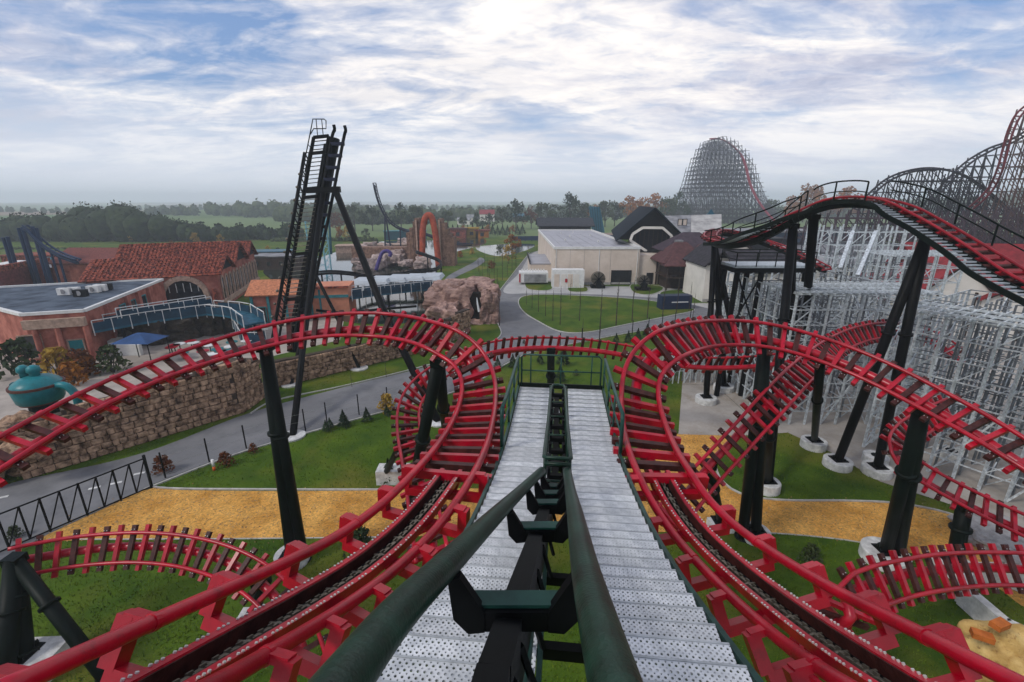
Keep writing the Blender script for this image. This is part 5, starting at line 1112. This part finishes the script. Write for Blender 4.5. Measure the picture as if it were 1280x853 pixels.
o = thing('white_ramp', 'white concrete ramp walls beside the blue awning', 'ramp', G(155, 438)); MB().beam(G(142, 425)+Z*1.2, G(150, 440)+Z*1.0, 1.6, .3).build('ramp_deck', TRIM, o); MB().beam(G(150, 444)+Z*.6, G(178, 444)+Z*.6, .4, 1.2).build('ramp_wall', TRIM, o)
r = random.Random(9); CT_P = [(r.uniform(215, 320), r.uniform(432, 452)) for _ in range(16)]; CT_X = [q_[0] for q_ in CT_P]
for i in range(16):
    px, v = CT_P[i]; g = G(px, v); o = thing('cafe_table', f'{("white", "teal", "red")[i % 3]} cafe table behind the wall, {ordinal(sorted(CT_X).index(CT_X[i]), 16)} of sixteen', 'table', g, 'cafe tables behind the wall'); MB().cyl(g, g+Z*.7, .06, n=6).build('leg', BLK, o); MB().cyl(g+Z*.7, g+Z*.76, .6, n=14).build('tabletop', (TRIM, TEAL, RED)[i % 3], o)
for i, (px, v) in enumerate(((133, 420), (60, 425), (108, 430))):
    g = G(px, v); o = thing('pool_basin', ('small turquoise basin by the white ramp', 'tall teal kiosk near the pink columns', 'teal bin by the teal door')[i], ('basin', 'kiosk', 'bin')[i], g); MB().abox(g+Z*(.3, 1.3, .6)[i], (4, 1.2, .8)[i], (3, 1, .8)[i], (.6, 2.6, 1.2)[i]).build('body', TEAL, o); MB().abox(g+Z*((.62, 2.7, 1.25)[i]), (4.2, 1.4, .9)[i], (.2, 1.2, .9)[i], .1).build('rim', TRIM, o)
# ---------------------------------------------------------------- black coaster tower, left
NAVYS = mat('navy_steel', (.012, .014, .035), .4, 0, .3, 2)
tw = thing('coaster_spike', 'tall black coaster tower with a steep stair and two rails ending in the air', 'coaster tower', G(345, 430))
D0 = 44; q = lambda x, y, d=D0: P(x, y, d)
for nm, pts, r_ in (('truss_chord', [q(381, 191), q(362, 300), q(343, 410), q(338, 440)], .17), ('truss_chord', [q(387, 191), q(370, 300), q(351, 410), q(346, 440)], .12),
                    ('rail', cr([tuple(v) for v in (q(417, 156, 43.3), q(418, 163, 43.5), q(414, 176), q(399, 260), q(383, 340), q(371, 405), q(364, 440))], 6), .15), ('rail', cr([tuple(v) for v in (q(430.5, 157, 43.3), q(432, 164, 43.5), q(429, 176), q(413, 260), q(396, 340), q(384, 405), q(376, 440))], 6), .15),
                    ('spine', [q(420, 174, 44.6), q(404, 262, 44.6), q(388, 340, 44.6), q(377, 405, 44.6), q(370, 440, 44.6)], .38), ('rear_leg', [q(404, 240, 43.6), q(392, 330, 41), q(378, 440, 37.5), G(366, 546)], .25)):
    MB().tube(pts, r_, 10).build(nm, BLK, tw, True)
MB().tube([q(410, 182, 44.6), q(397, 262, 44.6), q(382, 340, 44.6), q(371, 405, 44.6), q(364, 440, 44.6)], .42, 10).build('spine', BLK, tw, True)
MB().beam(q(404, 240, 44.4), q(368, 415, 44.4), .5, .9).build('spine_plate', BLK, tw)
for y0 in range(0, 16):
    f = y0/15; a = q(414-43*f, 180+222*f, 44.1); c = q(430-46*f, 180+222*f, 44.1); MB().beam(a, c, .45, .3).build('tie', NAVYS if y0 < 7 else BLK, tw)
n_ = 46
SLt = lambda f: (392-40*f, 172+236*f); SRt = lambda f: (411-39*f, 170+236*f)
for i in range(n_):
    f = i/(n_-1); a = q(*SLt(f)); c = q(*SRt(f)); MB().beam(a, c, .22, .06).build('step', BLK if f < .3 else CHAIN, tw)
for fn in (SLt, SRt): MB().beam(q(*fn(0)), q(*fn(1)), .14, .3).build('stair_stringer', BLK, tw)
for f in (.0, .085, .32, .62, .86): MB().beam(q(*SLt(f), 43.8), q(*SRt(f), 43.8), .2, .3).build('landing_bar', BLK, tw)
b = MB(); hr = lambda f, o: V(q(*SLt(f), 43.2))+V((o, 0, .2))
b.tube([q(388, 165, 43.2), q(391, 149, 43.2), q(405, 149, 43.2), q(407.5, 151, 43.2), q(407.5, 161, 43.2), q(392, 161, 43.2), q(388, 168, 43.2)], .05, 6)
b.tube([q(388, 165, 43.2), q(379, 210, 43.2), q(360, 300, 43.2), q(345, 400, 43.2)], .05, 6); b.tube([q(390, 175, 43.2), q(381, 215, 43.2)], .04, 6)
for x in (395, 402): b.tube([q(x, 149, 43.2), q(x+2, 170, 43.4)], .04, 6)
for i in range(12):
    f = .06+i*.08; b.tube([q(*SLt(f)), q(SLt(f)[0]-5, SLt(f)[1]-6, 43.2)], .04, 5)
b.build('handrail', BLK, tw, True)
b = MB()
for i in range(22):
    f, g_ = i/22, (i+1)/22; A_ = (381-38*f, 191+219*f); B_ = (387-36*g_, 191+219*g_); b.beam(q(*A_), q(*B_), .08); b.beam(q(*A_), q(A_[0]+6, A_[1]), .08)
b.build('truss_lacing', BLK, tw, kind='stuff')
MB().beam(q(382, 238, 43.4), q(425, 237, 43.4), .5, .55).build('cross_beam', BLK, tw)
for i in range(12): g = q(379-i*3.1, 218+i*16.2, 43.6); MB().blob(g-V((.35, 0, 0)), .14, i, .1).build('lamp_ball', CHAIN, tw)
MB().tube([q(420, 240, 43.6), q(478, 385, 39), G(548, 528)], .3, 14).build('front_leg', BLK, tw, True)
MB().tube([q(395, 345, 43.6), q(418, 390, 44), G(449, 461)], .16, 12).build('strut', BLK, tw, True); MB().tube([q(384, 390, 43.6), G(364, 481)], .2, 12).build('strut', BLK, tw, True)
for g in (G(366, 546), G(449, 461), G(364, 481), G(548, 528)): MB().cyl(g-V((0, 0, .2)), g+V((0, 0, .12)), .85, n=28).build('footing', CONC, tw)
MB().tube([q(395, 388, 45), q(430, 392, 46), q(472, 387, 48), P(520, 383, 52)], .14, 8).build('horizontal_rail', BLK, tw, True)
# ---------------------------------------------------------------- black hill track with stairs, right
def flat_frames(pts, step=.3):
    line = resample(cr([tuple(p) for p in pts], 10), step); o = []
    for i, p in enumerate(line):
        t = (line[min(i+1, len(line)-1)]-line[max(0, i-1)]).normalized(); u = V((t.y, -t.x, 0)).normalized(); o.append((p, u, t, u.cross(t)))
    return o
ht = thing('hill_track', 'black hill track with red rails, railed crest and a stepped walkway at the right', 'coaster track', P(1060, 250, 25))
REDH = mat('dull_red_paint', (.22, .008, .016), .45, 0, .3, 2)
HT_R = make_tie('tie_dull_red', REDH, .7, .14, .12)
HP = [P(1400, 412, 16.5), P(1330, 372, 17.8), P(1280, 345, 19), P(1240, 320, 20.2), P(1200, 295, 21.4), P(1160, 272, 22.7), P(1125, 255, 24), P(1090, 247, 25), P(1050, 247, 26), P(1020, 254, 26.8), P(990, 268, 27.6), P(960, 286, 29), P(935, 297, 31.5), P(905, 301, 35), P(888, 294, 39), P(898, 287, 43), P(925, 291, 45), P(960, 301, 45), P(1000, 317, 43), P(1035, 335, 41)]
hf = flat_frames(HP, .28)
for sg in (-1, 1): MB().tube([c+u*sg*.5 for c, u, t, n in hf], .065, 10).build('rail', REDH, ht, True)
b = MB(); hx = [f for f in hf]
for a, c in zip(hx, hx[1:]): b.beam(a[0]-a[3]*.42, c[0]-c[3]*.42, .36, .36)
b.build('spine', BLK2, ht)
k0 = min(range(len(hf)), key=lambda i: (hf[i][0]-P(905, 301, 35)).length)
for i in range(0, len(hf), 2):
    c, u, t, n = hf[i]; M = M4(u, t, n, c); inst('tie', HT_R if i % 4 else TIE_B, ht, M)
wk = hf[:k0]; side = lambda f: -f[1] if (-f[1]).dot(C0-f[0]) > 0 else f[1]
e_ = [side(f) for f in wk]
bo, bi, hr1, hr2 = MB(), MB(), [], []
for i, (f, s_) in enumerate(zip(wk, e_)):
    o1 = f[0]+s_*1.65-V((0, 0, .25)); i1 = f[0]+s_*.8-V((0, 0, .25)); hr1.append((o1, i1))
for (a, a2), (c, c2) in zip(hr1, hr1[1:]): bo.beam(a, c, .06, .24); bi.beam(a2, c2, .06, .2)
bo.build('walkway_stringer', BLK2, ht); bi.build('walkway_stringer', BLK2, ht)
for (o1, i1), f in list(zip(hr1, wk))[::1]:
    tt = (o1-i1).normalized(); tz = V((0, 0, 1)); ty = tz.cross(tt); MB().box((o1+i1)/2+tz*.02, tt*.4, ty*.12, tz*.03).build('step', STEEL, ht)
def railing(root, pts, h=1.0, ev=4, nm='railing', m=BLK2, r=.045):
    for z in (h, h*.5): MB().tube([p+V((0, 0, z)) for p in pts], r if z == h else r*.7, 6).build(nm+'_bar', m, root, True)
    for p in pts[::ev]: MB().cyl(p, p+V((0, 0, h)), r, n=6).build(nm+'_post', m, root)
nc = min(range(len(wk)), key=lambda i: (wk[i][0]-P(1098, 248, 25)).length); nl = min(range(len(wk)), key=lambda i: (wk[i][0]-P(1008, 259, 27)).length)
railing(ht, [o_ for o_, _ in hr1[nc:nl]], 1.05, 6); railing(ht, [o_ for o_, _ in hr1[nl+1:]], 1.0, 6); railing(ht, [f[0]-s_*.85 for f, s_ in zip(wk[:nc], e_)], .95, 7)
railing(ht, [f[0]-s_*.85 for f, s_ in zip(wk[nl:], e_[nl:])], .95, 7)
def hat(px): return min(hf[:k0], key=lambda f: abs(px-(640+F*(f[0]-C0).dot(V((1, 0, 0)))/(f[0]-C0).dot(V((0, CP, -SP))))))[0]-V((0, 0, .8))
BK = BLK
def legs(label, top, bases, r=.27, kind='round', w=.8):
    return support(label, top, [(b, r, kind if i % 2 == 0 or len(bases) < 3 else kind, w, .5) for i, b in enumerate(bases)], True, BLK)
legs('tall black A frame under the descending right end of the black hill track', hat(1165), [G(1046, 583), G(1095, 592)], .25, w=.8)
legs('black A frame under the left side of the railed crest', hat(992), [G(958, 612), G(985, 486)], .26, w=.7)
legs('black column under the right end of the railed crest, behind the steel lattice', hat(1018), [G(1000, 470)], .28)
legs('three splayed black legs under the left bend of the black hill track', P(893, 305, 38), [G(882, 503), G(904, 488), G(928, 484)], .24, w=.85)
support('black column with round footing under the right big track before the lattice', at(rf[60:], 1033, .7), [(G(1016, 559), .2, 'round', .78, .55)])
# railed maintenance platform
pf = thing('maintenance_platform', 'dark railed platform on cross braced legs below the black hill track', 'platform', G(950, 450)); c = P(958, 331, 37)
MB().abox(c, 6.2, 2.6, .2).build('deck', STEEL, pf); MB().abox(c-V((0, 0, .3)), 6.4, 2.8, .3).build('deck_frame', BLK, pf)
rp_ = [c+V(p) for p in ((-3.1, -1.3, 0), (-1.5, -1.3, 0), (0, -1.3, 0), (1.5, -1.3, 0), (3.1, -1.3, 0), (3.1, 1.3, 0), (0, 1.3, 0), (-3.1, 1.3, 0), (-3.1, -1.3, 0))]; railing(pf, rp_, 1.1, 1)
for dx in (-2.8, -.9, 2.6):
    for dy in (-1.1, 1.1): MB().cyl(V((c.x+dx*1.1, c.y+dy, 0)), c+V((dx, dy, -.4)), .22, n=10).build('leg', BLK, pf)
MB().beam(c+V((-2.8, -1.2, -.6)), c+V((-.9, -1.2, -5)), .1).build('brace', BLK, pf); MB().beam(c+V((-.9, -1.2, -.6)), c+V((-2.8, -1.2, -5)), .1).build('brace', BLK, pf)
# ---------------------------------------------------------------- steel lattice blocks
STEELD = mat('inner_shade_galvanised', (.17, .185, .20), .55, .3, .4, 3)  # darker copy of the galvanised steel: shade inside the lattice put into colour
def lattice(label, o, a, la, b_, lb, top, step=1.5, lvl=1.5, r=.05, m=STEEL, deck=True, cat='steel lattice', dens=1.0, name='steel_lattice', lean=0, seed=1):
    o, a, b_ = V(o), V(a).normalized(), V(b_).normalized(); root = thing(name, label, cat, o); na_, nb_ = int(la/step), int(lb/step); rr = random.Random(seed)
    hgt = lambda s, t: top(s, t) if callable(top) else top
    st_, bt, dg, bk = MB(), MB(), MB(), MB(); n_p = 0
    for i in range(na_+1):
        for j in range(nb_+1):
            edge = i in (0, na_) or j in (0, nb_)
            if not edge and rr.random() > dens: continue
            p = o+a*i*step+b_*j*step; h = hgt(i/na_, j/max(1, nb_)); 
            if edge and n_p < 120: MB().beam(p, p+V((0, 0, h)), r*2.4).build('post', m, root); n_p += 1
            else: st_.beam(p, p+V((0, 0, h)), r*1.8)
            L2 = int(h/lvl)
            for k in range(1, L2+1):
                z = V((0, 0, min(h, k*lvl)))
                keep = j in (0, 1, nb_) or rr.random() < .7
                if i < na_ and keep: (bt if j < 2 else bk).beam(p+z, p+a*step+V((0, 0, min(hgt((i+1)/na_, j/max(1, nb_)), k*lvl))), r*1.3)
                if j < nb_ and (edge or rr.random() < .5): (bt if i < 2 or j < 2 else bk).beam(p+z, p+b_*step+z, r*1.3)
                if (i*2+k+j) % 4 == 0 and i < na_: dg.beam(p+z-V((0, 0, lvl)), p+a*step+z, r*1.1)
                if (i+k+j) % 6 == 1 and j < nb_: dg.beam(p+z-V((0, 0, lvl)), p+b_*step+z, r*1.1)
            if edge and i < na_-1 and (i % 3 == 0): dg.beam(p, p+a*step*2+V((0, 0, min(h, lvl*4))), r*2)
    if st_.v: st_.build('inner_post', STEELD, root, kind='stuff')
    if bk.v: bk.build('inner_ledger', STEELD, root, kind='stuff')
    bt.build('ledger', m, root, kind='stuff'); dg.build('bracing', m, root, kind='stuff')
    if deck:
        dk = MB(); n_ = int(la/.55)
        for i in range(n_+1):
            s_ = i/n_; p = o+a*la*s_; dk.beam(p-b_*.5+V((0, 0, hgt(s_, 0)+.1)), p+b_*min(lb, 4.5)+V((0, 0, hgt(s_, 0)+.1)), .07, .12)
        for off in (-.1, 1.3, 2.7): dk.beam(o+b_*off+V((0, 0, hgt(0, 0)+.2)), o+a*la+b_*off+V((0, 0, hgt(1, 0)+.2)), .08, .14)
        dk.build('deck_beam', m, root, kind='stuff')
    return root
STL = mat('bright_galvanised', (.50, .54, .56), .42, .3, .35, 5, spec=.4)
lattice('front block of pale galvanised scaffold lattice beside the dark lawn', (19.6, 30.8, 0), (1, 0, 0), 9.5, (0, 1, 0), 12, 9.9, 1.15, 1.1, .052, STL, True, dens=.55)
lattice('long sloping pale steel lattice running to the right edge behind the big track', (23.9, 27.5, 0), (.52, -.85, 0), 17, (.85, .52, 0), 13, 9.6, 1.15, 1.2, .05, STL, True, dens=.5, seed=2)
lattice('tall rear block of pale steel lattice under the railed crest', (33, 47, 0), (1, 0, 0), 8.5, (0, 1, 0), 6, 13.6, 1.3, 1.3, .055, STL, False, dens=.6, seed=3)
lattice('flat topped steel lattice deck right of the twin black columns', (33, 40, 0), (1, 0, 0), 7.5, (0, 1, 0), 5, 11.4, 1.3, 1.3, .055, STL, True, seed=4)
lattice('low tangle of pale steel trestles behind the top of the right loop', (18, 42, 0), (1, .05, 0), 15, (0, 1, 0), 12, lambda s, t: 1.6+2.2*s, 1.3, .9, .06, STL, False, dens=.7, seed=5)
lattice('small fenced steel trestle on the pale slab behind the crossing track', (14.2, 38.8, 0), (1, .1, 0), 6.5, (0, 1, 0), 3, 2.6, .55, 1.2, .035, STL, False, dens=.5, seed=6)
lattice('middle block of pale steel lattice between the rear tower and the front block', (23, 44, 0), (1, 0, 0), 10, (0, 1, 0), 6, 7.6, 1.2, 1.2, .055, STL, True, dens=.7, seed=8)
for a_, c_, lb_ in (((1066, 290, 44), (1050, 336, 42), 'left'), ((1095, 290, 43), (1072, 345, 41), 'right')):
    o = thing('steel_prop', f'bright inclined steel prop on the rear lattice tower, {lb_} one', 'steel prop', P(*c_)); MB().beam(P(*a_), P(*c_), .3).build('prop', STL, o)
# ---------------------------------------------------------------- far timber-like coaster hills
def hill(label, outl, Y, planes, dx, lvl, r, m, trk=None, trm=None, name='coaster_hill', batter=0.0, tr=.5, zb=0, jit=0):
    pts = [AY(px, v, Y) for px, v in outl]; root = thing(name, label, 'coaster', V((pts[len(pts)//2].x, Y, 0)))
    cur = [V(p) for p in cr([tuple(p) for p in pts], 8)]; x0_, x1_ = cur[0].x, cur[-1].x; n_ = int(abs(x1_-x0_)/dx)
    def top(x):
        for a, b_ in zip(cur, cur[1:]):
            if min(a.x, b_.x) <= x <= max(a.x, b_.x)+1e-6: return a.z+(b_.z-a.z)*((x-a.x)/(b_.x-a.x) if abs(b_.x-a.x) > 1e-6 else 0)
        return 0
    po, le, di = MB(), MB(), MB(); cnt = 0
    for k, yo in enumerate(planes):
        for i in range(n_+1):
            x = x0_+(x1_-x0_)*i/n_; h = top(x)
            if h < 1: continue
            bat = (yo*batter)
            A_ = V((x, Y+yo+bat, zb)); B_ = V((x, Y+yo*.5, h))
            if k == 0 and cnt < 90: MB().beam(A_, B_, r*2).build('post', m, root); cnt += 1
            else: po.beam(A_, B_, r*2)
            L2 = int((h-zb)/lvl); xn = x0_+(x1_-x0_)*(i+1)/n_
            if i < n_:
                hn = top(xn)
                for j in range(1, L2+1):
                    f = j*lvl/(h-zb); p = A_.lerp(B_, f); 
                    if j*lvl+zb <= hn+lvl*.5:
                        le.beam(p, V((xn, p.y, p.z)), r*1.4)
                        if (i+j) % 2 == 0: di.beam(p, V((xn, p.y, max(zb, p.z-lvl))), r*1.2)
            if k < len(planes)-1:
                y2 = planes[k+1]; A2 = V((x, Y+y2+y2*batter, zb)); B2 = V((x, Y+y2*.5, h))
                for j in range(1, L2+1):
                    f = j*lvl/(h-zb); le.beam(A_.lerp(B_, f), A2.lerp(B2, f), r*1.2)
                    if (i+j) % 2: di.beam(A_.lerp(B_, max(0, f-lvl/(h-zb))), A2.lerp(B2, f), r*1.2)
    po.build('inner_post', m, root, kind='stuff'); le.build('ledger', m, root, kind='stuff'); di.build('bracing', m, root, kind='stuff')
    if trk:
        tp = [V(p) for p in cr([tuple(AY(px, v, y)) for px, v, y in trk], 8)]
        for sg in (-1, 1): MB().tube([p+V((0, sg*tr*1.5, sg*tr*.4)) for p in tp], tr*.55, 6).build('rail', trm, root, True)
        b = MB()
        for p in resample(tp, tr*3): b.beam(p-V((0, tr*1.8, tr*.4)), p+V((0, tr*1.8, tr*.4)), tr*.5)
        b.build('track_tie', trm, root, kind='stuff')
    return root
GL = mat('grey_lattice', (.045, .042, .052), .7, .1, .2, 1); DL = mat('dark_lattice', (.02, .018, .024), .7, 0, .2, 1); TL = mat('brown_lattice', (.09, .048, .04), .7, 0, .25, 1); PL = mat('plum_lattice', (.055, .035, .045), .7, 0, .3, 1)
hill('huge bell shaped hill of grey lattice with a red track plunging down its right side', [(848, 284), (852, 262), (857, 238), (864, 212), (874, 192), (884, 176), (900, 174), (914, 181), (928, 196), (936, 215), (943, 238), (955, 260), (975, 280)], 385, (-26, -15, -5, 5, 15, 26), 3.0, 3.3, .17, GL,
     [(888, 174, 385), (900, 174, 384), (912, 180, 380), (925, 192, 372), (932, 207, 362), (937, 228, 350), (946, 248, 335), (957, 264, 320), (972, 280, 300)], mat('red_track_far', (.20, .012, .03), .6, 0, .2, 1), tr=.9, batter=.35)
hill('dark lattice arc hill behind the railed crest', [(1082, 250), (1095, 237), (1112, 224), (1135, 215), (1160, 211), (1185, 213), (1210, 222), (1235, 240), (1262, 264), (1275, 280)], 120, (-7, 0, 7), 2.3, 2.6, .1, DL, [(1070, 262, 118), (1082, 250, 119), (1095, 237, 120), (1112, 224, 120), (1135, 215, 120), (1160, 211, 120), (1185, 213, 120), (1210, 222, 120), (1235, 240, 120), (1262, 264, 120), (1285, 285, 120)], DL, tr=.45)
hill('dark rising lattice ramp in front of the brown tower at the right edge', [(1175, 245), (1195, 218), (1215, 200), (1240, 187), (1247, 184)], 134, (-5, 0, 5), 2.4, 2.8, .1, DL, [(1130, 285, 128), (1152, 262, 130), (1175, 238, 132), (1195, 217, 134), (1215, 200, 134), (1240, 186, 133), (1262, 178, 130), (1285, 165, 126)], DL, tr=.5)
hill('tall leaning brown lattice tower with red track at the right edge', [(1222, 305), (1233, 275), (1243, 240), (1254, 205), (1262, 170), (1272, 148), (1285, 134), (1310, 128), (1350, 150)], 108, (-4, 0, 4), 1.9, 2.6, .09, TL, [(1212, 262, 112), (1226, 250, 110), (1240, 234, 109), (1250, 212, 107), (1256, 190, 107), (1263, 165, 107), (1274, 143, 107), (1292, 130, 107), (1320, 128, 107)], mat('red_track_mid', (.11, .012, .018), .6, 0, .2, 1), tr=.4)
hill('wide mass of plum coloured lattice below the dark arc hill', [(1000, 282), (1030, 270), (1070, 262), (1120, 268), (1170, 264), (1230, 262), (1300, 258)], 100, (-8, -3, 3, 8), 2.1, 2.1, .08, PL)
hill('low dark lattice stretch behind the white village roofs', [(985, 300), (1040, 296), (1100, 298), (1180, 300), (1290, 300)], 92, (-3, 3), 1.8, 1.6, .07, DL)
# ---------------------------------------------------------------- stone arch ride across the pond
ORG = mat('orange_arch', (.30, .06, .03), .75, 0, .35, 1, .2, 4)
ar = thing('stone_arch_ride', 'tall orange arch between stepped brown stone towers with pale edge strips', 'arch', AY(538, 335, 118))
ap = [AY(x, y, 118) for x, y in ((528, 336), (528, 305), (528.5, 287), (531, 274), (535.5, 269), (540, 273), (543, 286), (545.5, 303), (548, 328))]; ap[0].z = ap[-1].z = 0
MB().tube(cr([tuple(p) for p in ap], 6), (.78), 10).build('arch_rib', ORG, ar, True)
BRK = mat('brown_blocks', (.16, .085, .06), .9, 0, .5, 1.6, .4, 5, col2=(.25, .15, .105))
for px0, px1, v in ((508, 512, 291), (512, 516, 285), (516, 518, 277), (518, 525, 273), (547, 552, 274), (552, 556, 279), (556, 560, 287), (560, 564, 293), (564, 568, 297)):
    a, c = AY(px0, v, 119), AY(px1, v, 119); MB().box(((a.x+c.x)/2, 121, a.z/2), V(((c.x-a.x)/2, 0, 0)), V((0, 2.5, 0)), V((0, 0, a.z/2))).build('tower_block', BRK, ar)
for px0, px1, v, e_ in ((518.5, 520.5, 275, 325), (547.5, 549.5, 275, 325)): a, c = AY(px0, v, 118.2), AY(px1, v, 118.2); MB().box(((a.x+c.x)/2, 118.3, a.z/2), V(((c.x-a.x)/2, 0, 0)), V((0, .3, 0)), V((0, 0, a.z/2))).build('pale_strip', STONEL, ar)
MB().box((AY(520, 320, 122).x-8, 124, 2.2), X*9, Yv*2, Z*2.2).build('low_wall', BRK, ar)
# rising black spike behind the pond
o = thing('far_coaster_spike', 'thin black coaster track curling up into the sky beyond the pond', 'coaster track', AY(500, 290, 150)); sp_pts = cr([tuple(AY(x, y, Yy)) for x, y, Yy in ((468, 229, 150), (471, 243, 150), (476, 258, 150), (484, 273, 150), (494, 282, 150), (506, 287, 150), (522, 289, 149), (545, 297, 147), (560, 303, 146), (590, 305, 150))], 6)
for sg in (-1, 1): MB().tube([V(p)+V((sg*.35, sg*.3, 0)) for p in sp_pts], .17, 6).build('rail', NAVYS, o, True)
MB().tube([V(p)+V((0, 0, -.5)) for p in sp_pts], .22, 6).build('spine', NAVYS, o, True); b = MB()
for p in resample(sp_pts, 1.1): b.beam(p-V((.45, .3, 0)), p+V((.45, .3, 0)), .2)
b.build('tie', NAVYS, o, kind='stuff')
for x, y, bx in ((481, 268, 480), (482, 270, 488), (500, 284, 500)): a = AY(x, y, 150); c = AY(bx, 298, 150); c.z = 0; MB().cyl(c, a, .25, n=8).build('support', NAVYS, o)
o = thing('pond_coaster_track', 'low dark coaster track winding over the pond beside the rocks', 'coaster track', G(470, 340)); tp = [P(x, y, d) for x, y, d in ((378, 343, 75), (410, 339, 78), (440, 341, 82), (462, 345, 84), (490, 343, 86), (520, 338, 88), (545, 335, 92), (549, 325, 100), (520, 314, 108))]; tp = cr([tuple(p) for p in tp], 8)
for sg in (-1, 1): MB().tube([V(p)+V((0, sg*.5, 0)) for p in tp], .12, 6).build('rail', BLK, o, True)
MB().tube([V(p)-V((0, 0, .4)) for p in tp], .22, 6).build('spine', BLK, o, True)
for i in range(0, len(tp), 6): p = V(tp[i]); MB().cyl((p.x, p.y, 0), p-V((0, 0, .4)), .15, n=6).build('support', BLK, o)
o = thing('violet_loop', 'small violet coaster loop rising among the pale rocks', 'coaster track', G(478, 340)); MB().tube(cr([tuple(P(x, y, 96)) for x, y in ((470, 338), (474, 325), (478, 316), (484, 314), (488, 317), (487, 321))], 6), .4, 8).build('rail', mat('violet_steel', (.05, .03, .16), .4), o, True)
# pale turquoise lattice tower
TQ = mat('pale_turquoise', (.16, .36, .42), .5, 0, .2, 2)
o = thing('turquoise_tower', 'pale turquoise lattice drop tower seen past the black tower', 'tower', G(412, 340)); pA = [V((x, y, 0)) for x, y in ((-44, 100), (-40.8, 100), (-40.8, 103), (-44, 103))]
for p in pA: MB().cyl(p, p+V((0, 0, 12)), .16, n=6).build('post', TQ, o)
for i in range(8):
    z = Z*i*1.5
    for k in range(4): MB().beam(pA[k]+z, pA[(k+1) % 4]+z+Z*1.5, .1).build('brace', TQ, o)
MB().tube([P(400, 300, 104), P(405, 285, 103), P(411, 271, 102)], .4, 8).build('arm', TQ, o); MB().cyl(P(411, 271, 102), P(414, 318, 102), .25).build('mast', DTE, o)
# navy drop ride, far left
o = thing('navy_coaster', 'dark navy coaster with leaning twin pylons and a swooping track at the far left', 'coaster', G(40, 345)); NV = mat('navy_track', (.012, .03, .075), .45, 0, .2, 1)
for x0_, y0_, x1_, y1_ in ((4, 297, 16, 336), (9, 296, 21, 337), (23, 285, 36, 328), (28, 284, 41, 327), (40, 283, 52, 325), (45, 285, 56, 325)):
    a, c = AY(x0_, y0_, 88), AY(x1_, y1_, 88); MB().cyl(V((c.x+ (c.x-a.x)*.2, 88, 0)), a, .32, n=8).build('pylon', NV, o)
tp = cr([tuple(AY(x, y, 88)) for x, y in ((31, 282), (38, 287), (48, 298), (60, 308), (76, 317), (98, 325))], 6)
for sg in (-1, 1): MB().tube([V(p)+V((0, sg*.5, 0)) for p in tp], .2, 6).build('rail', NV, o, True)
MB().tube([V(p)-V((.3, 0, .6)) for p in tp], .35, 8).build('spine', NV, o, True); b = MB()
for p in resample(tp, .9): b.beam(p-V((0, .6, .3)), p+V((0, .6, 0)), .15)
b.build('tie', NV, o, kind='stuff')
for x, y in ((50, 300), (62, 310), (72, 316)): a = AY(x, y, 88); MB().cyl((a.x, 88, 0), a, .2, n=8).build('support', NV, o)
# small far houses
for i, (px, v, w, hh, m1, m2, lbl) in enumerate(((609, 277, 12, 6, WHITE, REDROOF, 'white farmhouse with red roof in the trees across the field'), (580, 281, 9, 3, WHITE, GREYR, 'small pale shed left of the red roofed farmhouse'), (588, 279, 5, 4, WHITE, GREYR, 'tiny white gabled house by the farmhouse'), (648, 277, 9, 4, WOOD, BLUEM, 'small bluish house among the far trees'), (210, 266, 18, 5, WHITE, GREYR, 'far pale farm buildings on the hazy slope'), (715, 290, 10, 4, WOOD, REDROOF, 'small red roofed hut beyond the field'))):
    g = G(px, v); g.z = terrain(g.x, g.y); o = thing('far_house', lbl, 'house', g); MB().abox(g+Z*hh/2, w, 7, hh).build('wall', m1, o); gable(o, g+V((w/2, -3.5, 0)), Yv, -X, 7, w, hh, hh*1.55, m2, .3, .3)
    for k in range(max(1, int(w/4))): win(o, g+V((-w/2+2+k*4, -3.55, hh*.55)), X, -Yv, 1.2, 1.2, WOOD)
for i, (px, v, w, hh, lbl) in enumerate(((573, 298, 7, 4, 'brick kiosk with dark roof beyond the pond'), (590, 297, 6, 4, 'yellow topped kiosk beyond the pond'), (603, 297, 6, 3, 'orange kiosk beyond the pond near the road'), (687, 292, 3, 5, 'small clown like round sign beyond the road'.replace('clown like ', '')))):
    g = G(px, v); o = thing('kiosk', lbl, 'kiosk', g); MB().abox(g+Z*hh/2, w, 4, hh).build('wall', (TERRA, L_Y, L_O, STONEL)[i], o); MB().abox(g+Z*(hh+.3), w+1, 5, .6).build('roof', (MARO, L_Y, TERRA, RED)[i], o); win(o, g+V((0, -2.02, hh*.5)), X, -Yv, 1.5, 1.5, WOOD)
a, c = G(640, 302), G(700, 300); o = thing('blue_fence', 'dark blue fence beyond the road at the foot of the green field', 'fence', a); 
for i in range(20): p = a.lerp(G(790, 300), i/19); MB().beam(p, p+Z*2.2, .3).build('post', NV, o)
MB().beam(a+Z*1.2, G(790, 300)+Z*1.2, .1, 1.8).build('panel', NV, o)
# ---------------------------------------------------------------- autumn haze
hb = MB(); hb.abox((0, 1700, 31.5), 7000, 3600, 73); hz_ = hb.build('haze', None, kind='stuff')
hm = bpy.data.materials.new('haze_air'); hm.use_nodes = True; t = hm.node_tree; t.nodes.clear(); oo = t.nodes.new('ShaderNodeOutputMaterial'); pv = t.nodes.new('ShaderNodeVolumePrincipled')
pv.inputs['Color'].default_value = (.84, .92, 1, 1); pv.inputs['Density'].default_value = .00062; pv.inputs['Anisotropy'].default_value = .2
t.links.new(pv.outputs[0], oo.inputs['Volume']); hz_.data.materials.append(hm)
